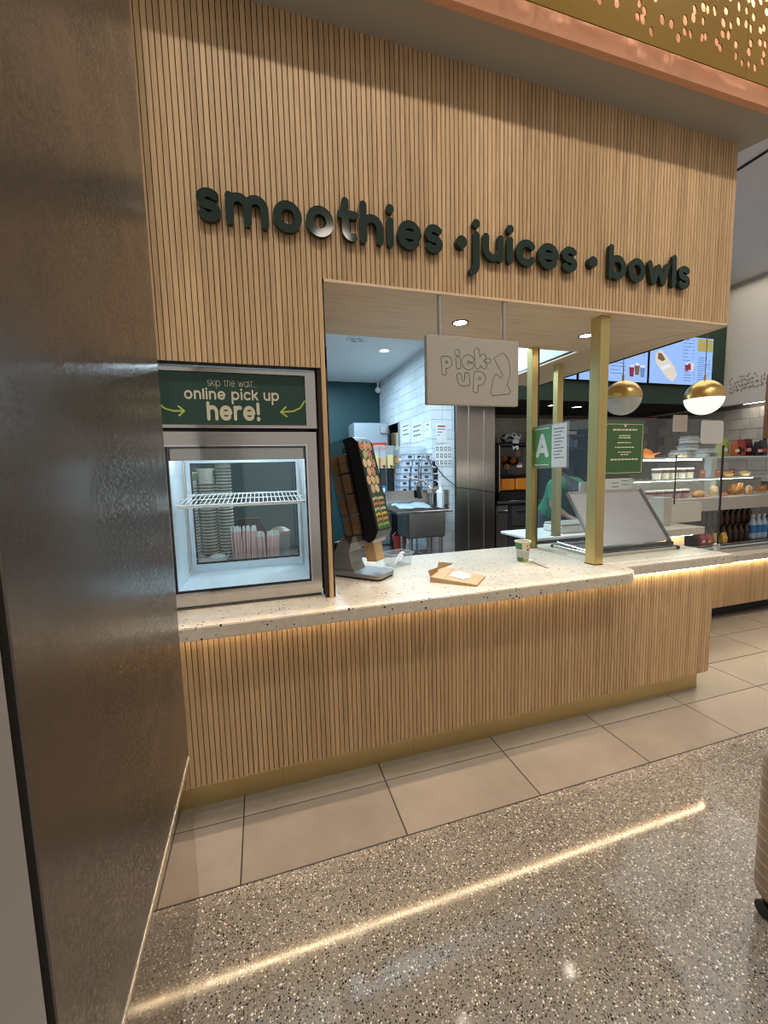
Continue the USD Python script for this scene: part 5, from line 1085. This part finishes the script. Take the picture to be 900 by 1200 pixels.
# ================================================================== SECOND COUNTER and PASTRY CASE
C2Y = 2.87
c2 = T('display_counter', 'low oak slatted display counter with a glowing ledge, right of the service counter', 'counter', (5.0, 3.2, 0))
zt2 = P(870, 657, C2Y)[2]
zl2 = P(880, 648, C2Y)[2]
c2.add('body', box(3.9, 7.2, C2Y + .012, 3.31, .12, zt2), DARKBACK)
x = 3.9
while x < 6.0: c2.add('slat', vslat(x, x + SLW, C2Y, C2Y + .012, .125, zt2), OAK_Z); x += PITCH_S
c2.add('plinth', box(3.95, 7.2, C2Y + .10, 3.31, 0, .12), BLACKMATT, label='black recessed plinth')
c2.add('led_strip', box(3.9, 7.2, C2Y - .02, C2Y - .006, zt2 - .002, zt2 + .004), LED)
c2.add('ledge', box(3.87, 7.2, C2Y - .035, C2Y + .10, zt2 + .005, zl2, .003), SLAB, label='speckled stone ledge')
c2.add('deck', to_tm(m3.Manifold.hull_points(np.array([(xx, yy, zz) for xx in (3.87, 7.2) for yy, zz in ((C2Y + .10, zt2), (C2Y + .10, zl2 + .02), (3.315, P(870, 640.5, 3.315)[2]), (3.315, zt2))]))), plain('deck_grey', (.42, .40, .37), .4))
# ---- the case
KX0, KX1, KY0, KY1 = 3.55, 6.6, 3.36, 3.86
Zf = lambda py, px=850: P(px, py, KY0)[2]
zdeck = Zf(635, 870); zbase0, zbase1 = Zf(597, 850), Zf(582, 850); zs_b, zs_t = Zf(561, 800), Zf(536, 800)
pc = T('pastry_case', 'open pastry display case with lit glass shelves over a drinks well', 'display case', (5.0, 3.6, zl2))
pc.add('back_panel', box(KX0, KX1, KY1, KY1 + .02, zl2, zs_t - .25), plain('case_back', (.42, .39, .36), .5))
pc.add('case_base', box(KX0 + .5, KX1, KY0 - .02, KY1, .02, zdeck - .03), CHARCOAL)
pc.add('well_floor', box(KX0 + .5, KX1, KY0 - .01, KY1, zdeck - .03, zdeck), BLACK)
pc.add('well_step', box(KX0 + .5, KX1, KY0 + .22, KY1, zdeck, zdeck + .13), BLACKMATT)
pc.add('price_rail', box(KX0 + .5, KX1, KY0 - .03, KY0 - .012, zdeck - .04, zdeck - .015), WHITE); pc.add('price_rail', box(KX0 + .5, KX1, KY0 - .035, KY0 - .014, zdeck + .0, zdeck + .012), plain('rail_steel', (.5, .5, .5), .3, 1.0))
pc.add('base_band', box(KX0 + .2, KX1, KY0 - .03, KY1, zbase0, zbase1, .004), plain('band_grey', (.46, .43, .40), .45), label='grey-beige band over the drinks')
for zz in (zs_b, zs_t): pc.add('glass_shelf', box(KX0 + .1, KX1, KY0, KY1, zz - .012, zz), glass('shelf_pane_%d' % int(zz * 100), (.80, .86, .84), .06)); 
pc.add('shelf_edge', box(KX0 + .1, KX1, KY0 - .006, KY0, zs_b - .016, zs_b + .002), plain('edge_green', (.48, .55, .52), .3))
pc.add('shelf_edge', box(KX0 + .1, KX1, KY0 - .006, KY0, zs_t - .014, zs_t + .002), plain('edge_pale', (.62, .66, .64), .3))
pc.add('lamp_tube', box(KX0 + .1, P(826, 537, KY0)[0], KY0 + .03, KY0 + .05, zs_t - .036, zs_t - .014), LEDW, label='white lamp tube under the upper shelf'); pc.add('lamp_tube', box(KX0 + .3, P(888, 567, KY0)[0], KY0 + .05, KY0 + .06, zs_b - .026, zs_b - .014), LEDW)
for px in (833,): x = P(px, 550, KY1 - .05)[0]; pc.add('upright', box(x - .05, x + .05, KY1 - .09, KY1, zbase1, zs_t - .012, .004), WHITE)
pc.add('upright', box(KX0 + .1, KX0 + .13, KY1 - .06, KY1, zbase1, zs_t - .012), STEELZ)
# drinks in the well
def bottle_proto(name, label, loc, R, h, m, capm, group, lm=None):
    t = T(name, label, 'bottle', loc, group=group)
    t.add('bottle', lathe([(0, 0), (R, 0), (R * 1.02, .01), (R, h * .62), (R * .45, h * .84), (R * .42, h * .90), (0, h * .90)], 14), m, world=False)
    t.add('cap', lathe([(0, h * .89), (R * .52, h * .89), (R * .52, h), (0, h)], 12), capm, world=False)
    if lm: t.add('label', lathe([(R * 1.03, h * .22), (R * 1.03, h * .55)], 14), lm, world=False)
    return t
def row(px0, px1, n, Y, z, proto, lab, group=None):
    xa, xb = P(px0, 620, Y)[0], P(px1, 620, Y)[0]; out = []
    for k in range(n):
        out.append((xa + (xb - xa) * k / max(1, n - 1), Y, z))
    return out
def fill(spots, make, lab):
    first = None
    for k, s in enumerate(spots):
        if first is None: first = make(s, lab(k))
        else: first.dup(s, label=lab(k))
BLKLAB = plain('black_label', (.02, .02, .022), .5); BRLAB = plain('brown_label', (.13, .055, .03), .5)
place = lambda k, n: 'leftmost' if k == 0 else 'rightmost' if k == n - 1 else ORD[k] + ' from the left'
fill(row(822, 876, 9, KY0 + .30, zdeck + .13, None, ''), lambda s, l: bottle_proto('drink_bottle', l, s, .034, .27, COLA, WHITE, 'white-capped brown bottles in the rear row of the drinks well', BRLAB), lambda k: 'white-capped dark brown bottle in the rear row of the drinks well, ' + place(k, 9))
fill(row(826, 874, 8, KY0 + .12, zdeck, None, ''), lambda s, l: bottle_proto('dark_bottle', l, s, .036, .20, COLA, BLACK, 'short black bottles in the front row of the drinks well', BLKLAB), lambda k: 'short black bottle in the front row of the drinks well, ' + place(k, 8))
fill(row(881, 894, 3, KY0 + .14, zdeck + .0, None, ''), lambda s, l: bottle_proto('water_bottle', l, s, .042, .30, plain('clear_blue', (.45, .58, .70), .15), WHITE, 'blue labelled water bottles at the right of the drinks well', BLUE), lambda k: 'blue labelled water bottle at the right of the drinks well, ' + place(k, 3))
fill(row(897.5, 905, 2, KY0 + .14, zdeck, None, ''), lambda s, l: bottle_proto('blue_bottle', l, s, .040, .28, plain('deep_blue', (.02, .10, .30), .2), BLACK, 'deep blue bottles at the end of the drinks well', None), lambda k: 'deep blue bottle with black cap beside the water bottles, ' + ['left one', 'right one'][k])
BAGR, BAGY = plain('red_foil', (.45, .03, .04), .3), tile_mat('yellow_foil', (.55, .30, .03), (.75, .55, .12), .35, 30)
def snack(name, label, loc, w, h, m, group, tilt=0.0, pm=None):
    t = T(name, label, 'bag', loc, group=group); k = to_tm(m3.Manifold.batch_hull([m3.Manifold.cube((w * .96, .034, .01), True).translate((0, 0, .012)), m3.Manifold.cube((w * .98, .010, .008), True).translate((0, .0, h)), m3.Manifold.cube((w, .042, h * .5), True).translate((0, 0, h * .4))]))
    t.add('pouch', k, m, world=False, smooth=20); t.add('top_seal', box(-w * .49, w * .49, -.004, .004, h - .002, h + .016), m, world=False)
    if pm: t.add('print_patch', box(-w * .3, w * .3, -.0235, -.019, h * .3, h * .52), pm, world=False)
    return t
for i, (px, m_, lab_) in enumerate(((823.5, BAGR, 'red snack pouch at the left end of the drinks well'), (830.5, BAGR, 'red snack pouch next to the yellow ones in the drinks well'), (839, BAGY, 'yellow snack pouch in the drinks well, left of two'), (848.5, BAGY, 'yellow snack pouch in the drinks well, right of two'))):
    q = P(px, 634, KY0 + .02); snack('snack_pouch', lab_, (q[0], KY0 + .03, zdeck), .075, .115, m_, 'snack pouches at the front of the drinks well', pm=[PAPER, YELLOW, CREAM, SALMON][i])
# parfait cups, two rows
def parfait(loc, label, fillm, group, R=.05, h=.105):
    t = T('parfait_cup', label, 'cup', loc, group=group)
    t.add('cup', lathe([(0, 0), (R * .82, 0), (R, h * .72), (R * .98, h * .72), (0, h * .70)], 18), OFFWHITE if fillm is not BERRY else plain('berry_cup', (.45, .30, .30), .3), world=False)
    t.add('topping', lathe([(R * .985, h * .55), (R * 1.01, h * .82), (0, h * .84)], 18), fillm, world=False)
    t.add('lid', lathe([(R * 1.06, h * .82), (R * 1.06, h * .90), (R * .9, h), (0, h)], 18), WHITE, world=False)
    return t
CHOC = plain('dark_granola', (.09, .05, .03), .7)
s_ = [(lambda q: (q[0], KY0 + .14, zs_b + .0))(P(px, 561, KY0 + .14)) for px in (769, 778.5, 788, 797.5, 807)]
fill(s_, lambda s, l: parfait(s, l, CHOC, 'granola yoghurt cups on the middle shelf', .05, .12), lambda k: 'white yoghurt cup with dark granola on the middle shelf, ' + place(k, 5))
s_ = [(lambda q: (q[0], KY0 + .12, zbase1))(P(px, 584, KY0 + .12)) for px in (762, 772, 782, 792, 801.5)]
fill(s_, lambda s, l: parfait(s, l, BERRY, 'berry cups on the bottom shelf', .05, .105), lambda k: 'dark berry yoghurt cup on the bottom shelf, ' + place(k, 5))
# price cards
for i, (px, py, zz, m_, lab_) in enumerate(((823.5, 557, zs_b, SALMON, 'red price card on the middle shelf, beside the yoghurt cups'), (841, 556, zs_b, SALMON, 'red price card on the middle shelf, behind the bread roll'), (858, 555, zs_b, plain('dark_red_card', (.45, .10, .07), .5), 'dark red price card on the middle shelf, farthest right'), (805.5, 576, zbase1, SALMON, 'orange price card on the bottom shelf, behind the berry cups'), (829, 582, zbase1, PINK, 'pink price card on the bottom shelf, in front of the croissant'), (849, 581, zbase1, SALMON, 'orange price card on the bottom shelf, left of the brown bun'), (869, 573, zbase1, SALMON, 'orange price card on the bottom shelf, behind the brown bun'), (893, 573, zbase1, plain('orange_sheet', (.80, .28, .06), .6), 'large orange price card on the bottom shelf, at the right'))):
    yy = KY0 + (.05 if py > 579 else .30); q = P(px, py, yy); hh = .085 if py < 579 else .045; t = T('price_card', lab_, 'card', (q[0], yy, zz)); t.add('card', box(-.045 if i < 7 else -.09, .045 if i < 7 else .09, 0, .003, 0, hh), m_, world=False); t.add('print', box(-.03, .03, -.001, 0, hh * .55, hh * .72), PAPER, world=False)
# pastries
def lump(name, label, catg, loc, sx_, sy__, sz_, m, seed, parts=None, rot=0, bumpy=.25, freq=10):
    t = T(name, label, catg, loc, rotz=rot); k = trimesh.creation.icosphere(3, 1.0); v = k.vertices.copy(); n_ = meshkit.fbm(v * freq * .25 + seed, 3, seed); v *= (1 - bumpy * .5 + bumpy * n_)[:, None]; v[:, 2] = np.maximum(v[:, 2], -.7); v *= [sx_, sy__, sz_]; v[:, 2] -= v[:, 2].min(); k.vertices = v
    t.add('crust', k, m, world=False, smooth=True)
    if parts: parts(t)
    return t
def ridges(t, n, L, R, m):
    for i in range(n):
        u = (i + .5) / n * 2 - 1; r = R * (1 - .55 * u * u); a = cyl((u * L - .012, 0, r * .6), (u * L + .012, .0, r * .6), r * 1.06, 16); t.add('ridge', a, m, world=False, smooth=True)
q = P(819, 579, KY0 + .12); lump('croissant', 'long golden croissant on the bottom shelf of the pastry case', 'croissant', (q[0], KY0 + .12, zbase1), .13, .05, .045, BREAD, 3, lambda t: ridges(t, 5, .10, .048, BREAD), rot=12)
q = P(837.5, 580, KY0 + .14); lump('bread_roll', 'tall golden muffin on the bottom shelf, right of the croissant', 'muffin', (q[0], KY0 + .16, zbase1), .052, .05, .075, COOKIE, 5, lambda t: t.add('paper_case', lathe([(.040, 0), (.052, .06), (.050, .06), (.038, .002), (0, .002), (0, 0), (.04, 0)], 16), CREAM, world=False))
q = P(862, 580, KY0 + .16); lump('brown_bun', 'brown twisted bun on the bottom shelf of the pastry case', 'bun', (q[0], KY0 + .18, zbase1), .078, .07, .078, tile_mat('dark_crust', (.28, .11, .035), (.50, .24, .08), .5, 40), 7, lambda t: [t.add('twist', tube([(-.06 + .03 * k, -.05, .05), (-.03 + .03 * k, -.058, .10), (.0 + .03 * k, -.045, .13)], .016, 8), BREAD, world=False) for k in range(3)], bumpy=.4)
q = P(878, 580, KY0 + .12); lump('biscuit', 'pale speckled biscuit standing on the bottom shelf, right of the brown bun', 'biscuit', (q[0], KY0 + .13, zbase1), .062, .03, .066, COOKIE, 9, lambda t: [t.add('chip', trimesh.creation.icosphere(1, .009).apply_translation((-.03 + .02 * (k % 4), -.027, .03 + .025 * (k // 4))), BREAD, world=False) for k in range(9)])
q = P(853, 555, KY0 + .14); lump('bread_roll', 'golden bread roll lying on the middle shelf of the pastry case', 'roll', (q[0], KY0 + .14, zs_b), .075, .045, .035, BREAD, 11, lambda t: t.add('score_mark', box(-.05, .05, -.006, .006, .045, .052), CREAM, world=False))
q = P(872, 555, KY0 + .14); lump('scone', 'pale scone lying on the middle shelf, right of the bread roll', 'scone', (q[0], KY0 + .14, zs_b), .075, .05, .036, COOKIE, 13, lambda t: t.add('sugar_top', lathe([(0, .053), (.03, .05), (.02, .052)], 12), CREAM, world=False))
# on top of the case
def clam(loc, w, h, label, fillm):
    t = T('clear_container', label, 'container', loc); t.add('base', zslab(rbox2(-w / 2, -.07, w / 2, .07, .02), 0, h * .55), CLEARP, world=False); t.add('food', zslab(rbox2(-w / 2 + .008, -.06, w / 2 - .008, .06, .02), .004, h * .42), fillm, world=False); t.add('lid', zslab(rbox2(-w / 2 - .006, -.076, w / 2 + .006, .076, .022), h * .55, h * .62), WHITE, world=False); t.add('dome', zslab(rbox2(-w / 2 + .01, -.06, w / 2 - .01, .06, .02), h * .62, h), CLEARP, world=False)
q = P(797, 533, KY0 + .1); clam((q[0], KY0 + .12, zs_t), .15, .085, 'clear lidded bowl of pale salad on top of the pastry case', COOKIE)
sc1 = .11; q = P(805, 533, KY0 + .32)
for k in range(3): clam((q[0] + .02 * k, KY0 + .33, zs_t + .087 * k), .20, .085, 'clear clamshell on top of the case, ' + ['lowest', 'middle', 'topmost'][k] + ' of the stack behind the bowl', PAPER)
for i, px in enumerate((823, 832)):
    q = P(px, 533, KY0 + .12); clam((q[0], KY0 + .12, zs_t), .075, .10, 'small clear tub on top of the case, ' + ['left of the black-lidded one', 'black lidded, next to the snack bags'][i], [PAPER, CHARCOAL][i])
for i, (px, w_, hh, m_, pm, lab_) in enumerate(((842.5, .09, .14, plain('pear_bag', (.50, .55, .20), .4), YELLOW, 'small green-yellow snack bag on top of the pastry case'), (855, .12, .21, plain('lime_bag', (.34, .42, .08), .35), PAPER, 'tall green and yellow snack bag on top of the pastry case'), (867, .13, .18, plain('crimson_bag', (.32, .03, .035), .35), BLACK, 'crimson snack bag on top of the case, right of the tall green one'), (877, .13, .19, plain('dark_bag', (.03, .022, .022), .35), SALMON, 'black and orange snack bag on top of the case, behind the crimson one'), (888, .13, .16, plain('black_bag', (.018, .017, .02), .35), PINK, 'black snack bag with pink print on top of the case'), (898, .13, .15, plain('black_bag_b', (.02, .02, .02), .35), GREYINK, 'black snack bag at the right end of the case top'), (861.5, .12, .17, plain('orange_bag', (.45, .12, .03), .35), CREAM, 'orange snack bag squeezed between the tall green and crimson bags'), (883, .12, .20, plain('plum_bag', (.10, .02, .03), .35), PINK, 'plum snack bag standing between the black snack bags'), (893, .12, .18, plain('grey_bag', (.06, .06, .065), .35), RED, 'dark grey snack bag with red print near the right end'))):
    q = P(px, 533, KY0 + .14); snack('snack_bag', lab_, (q[0], KY0 + .14 + .07 * (i % 2), zs_t), w_, hh, m_, None, pm=pm)
a, b = P(788.5, 506, KY0 + .45), P(806, 486.5, KY0 + .45)
t = T('paper_sign', 'plain beige card sign standing behind the clear clamshells', 'sign', ((a[0] + b[0]) / 2, KY0 + .45, zs_t)); t.add('card', box(a[0], b[0], KY0 + .45, KY0 + .455, a[2], b[2]), plain('beige_card', (.58, .46, .38), .6)); t.add('stem', box((a[0] + b[0]) / 2 - .01, (a[0] + b[0]) / 2 + .01, KY0 + .456, KY0 + .466, zs_t, a[2] + .05), BLACK)
q = P(757.5, 533, KY0 + .15); zc_ = P(757.5, 531, KY0 + .15)[2]
oc = T('orange_cap', 'bright orange cloth cap lying on top of the pastry case beside the green notice', 'cap', (q[0], KY0 + .16, zs_t), rotz=-8)
k = trimesh.creation.icosphere(3, 1.0); v = k.vertices.copy(); v[:, 2] = np.maximum(v[:, 2], -.05) + .05; v *= [.085, .08, .10]; k.vertices = v; oc.add('crown', k, plain('cap_orange', (.80, .22, .03), .8), world=False, smooth=True)
oc.add('brim', to_tm(m3.Manifold.hull_points(np.array([(.05, -.06, .03), (.05, .05, .03), (.145, -.04, .052), (.145, .03, .052), (.05, -.06, .038), (.05, .05, .038), (.145, -.04, .06), (.145, .03, .06)]))), UsdShade.Material.Get(stage, '/World/Looks/cap_orange'), world=False)
oc.add('button', trimesh.creation.icosphere(1, .009).apply_translation((0, 0, .106)), UsdShade.Material.Get(stage, '/World/Looks/cap_orange'), world=False)
# raised till ledge and pale divider between worktop and case
TY = 2.62
rz0, rz1 = P(800, 628, TY)[2], P(800, 619.5, TY)[2]
rx0, rx1 = P(752, 622, TY)[0], P(826, 622, TY)[0]
tl_ = T('till_ledge', 'raised speckled stone ledge over a glowing oak upstand behind the steel cover', 'ledge', ((rx0 + rx1) / 2, 2.9, ZC))
tl_.add('slab', box(rx0, rx1, TY, 3.1, rz0, rz1, .004), SLAB); tl_.add('upstand', box(rx0 + .02, rx1 - .10, TY + .06, 2.71, ZC, rz0), OAK_X); tl_.add('support', box(rx0 + .02, rx1 - .10, 2.725, 3.08, .02, rz0), OAK_X); tl_.add('led_strip', box(rx0 + .02, rx1 - .1, TY + .03, TY + .04, rz0 - .008, rz0), LED)
dvy = 2.92
d0, d1 = P(773, 600, dvy), P(819.5, 600, dvy); dz0, dz1 = rz1, P(800, 589, dvy)[2]
dv = T('till_divider', 'pale rounded divider board standing on the raised stone ledge', 'divider', ((d0[0] + d1[0]) / 2, dvy, rz1))
dv.add('board', front(Polygon([(d0[0], dz0), (d1[0], dz0), (d1[0], dz1 + .0), (d0[0], dz1 + .02)]).buffer(-.03).buffer(.03, quad_segs=6).union(sbox(d0[0], dz0, d1[0], dz0 + .06)), .02, 0, dvy, 0), OFFWHITE); dv.add('side_board', box(d0[0] - .10, d0[0], dvy - .12, dvy + .02, dz0, dz1 + .07, .004), plain('side_beige', (.46, .42, .36), .5))
# framed picture at the right edge
a, b = at(893, 515, X=XW - .02), at(900, 440, X=XW - .02)
fp_ = T('framed_panel', 'brown wooden framed panel standing at the right end above the case', 'panel', (5.25, 3.62, zs_t))
q0, q1 = P(893.5, 514, 3.75), P(908, 440, 3.75)
fp_.add('frame', front(sbox(q0[0], q0[2], q1[0], q1[2]).difference(sbox(q0[0] + .035, q0[2] + .04, q1[0] - .035, q1[2] - .2)), .03, 0, 3.75, 0), plain('brown_wood', (.24, .12, .05), .5), smooth=False); fp_.add('picture', box(q0[0] + .03, q1[0] - .03, 3.742, 3.75, q0[2] + .035, q1[2] - .19), plain('amber_print', (.60, .27, .06), .5)); fp_.add('post', box(q0[0] + .06, q0[0] + .09, 3.752, 3.78, zs_t, q0[2] + .1), BLACK)

# ================================================================== SUITCASE at the right edge of the hall
L0 = at(884, 1045, Y=.88)
su = T('suitcase', 'tan ribbed hard-shell suitcase on black twin wheels at the right edge', 'suitcase', (1.766, .735, 0), rotz=-12)
def rbody(w, d, z0, z1, r):
    return to_tm(m3.Manifold.batch_hull([m3.Manifold.sphere(r, 24).translate((sx * (w / 2 - r), sy * (d / 2 - r), zz)) for sx in (-1, 1) for sy in (-1, 1) for zz in (z0 + r, z1 - r)]))
su.add('shell', rbody(.40, .25, .065, .64, .055), TAN, world=False, smooth=True)
for k in range(11): 
    zz = .13 + .044 * k; g = rbox2(-.2015, -.1265, .2015, .1265, .056).difference(rbox2(-.195, -.12, .195, .12, .05)); m = extr(g, .004); m.apply_translation((0, 0, zz)); su.add('rib', m, plain('tan_rib', (.44, .36, .27), .5) if k == 0 else UsdShade.Material.Get(stage, '/World/Looks/tan_rib'), world=False)
su.add('handle', tube([(-.08, .05, .63), (-.08, .05, .665), (.08, .05, .665), (.08, .05, .63)], .010), BLACK, world=False)
for sx_ in (-1, 1):
    for sy_ in (-1, 1):
        w = su.add('wheel', cat(cyl((sx_ * .155 - .021, sy_ * .08, .028), (sx_ * .155 - .004, sy_ * .08, .028), .028, 18), cyl((sx_ * .155 + .004, sy_ * .08, .028), (sx_ * .155 + .021, sy_ * .08, .028), .028, 18)), BLACK, world=False, label='black twin wheel')
        su.add('fork', to_tm(m3.Manifold.batch_hull([m3.Manifold.sphere(.02, 12).translate((sx_ * .155, sy_ * .08, .075)), m3.Manifold.sphere(.010, 12).translate((sx_ * .155, sy_ * .08, .035))])), BLACK, parent=w, world=False)
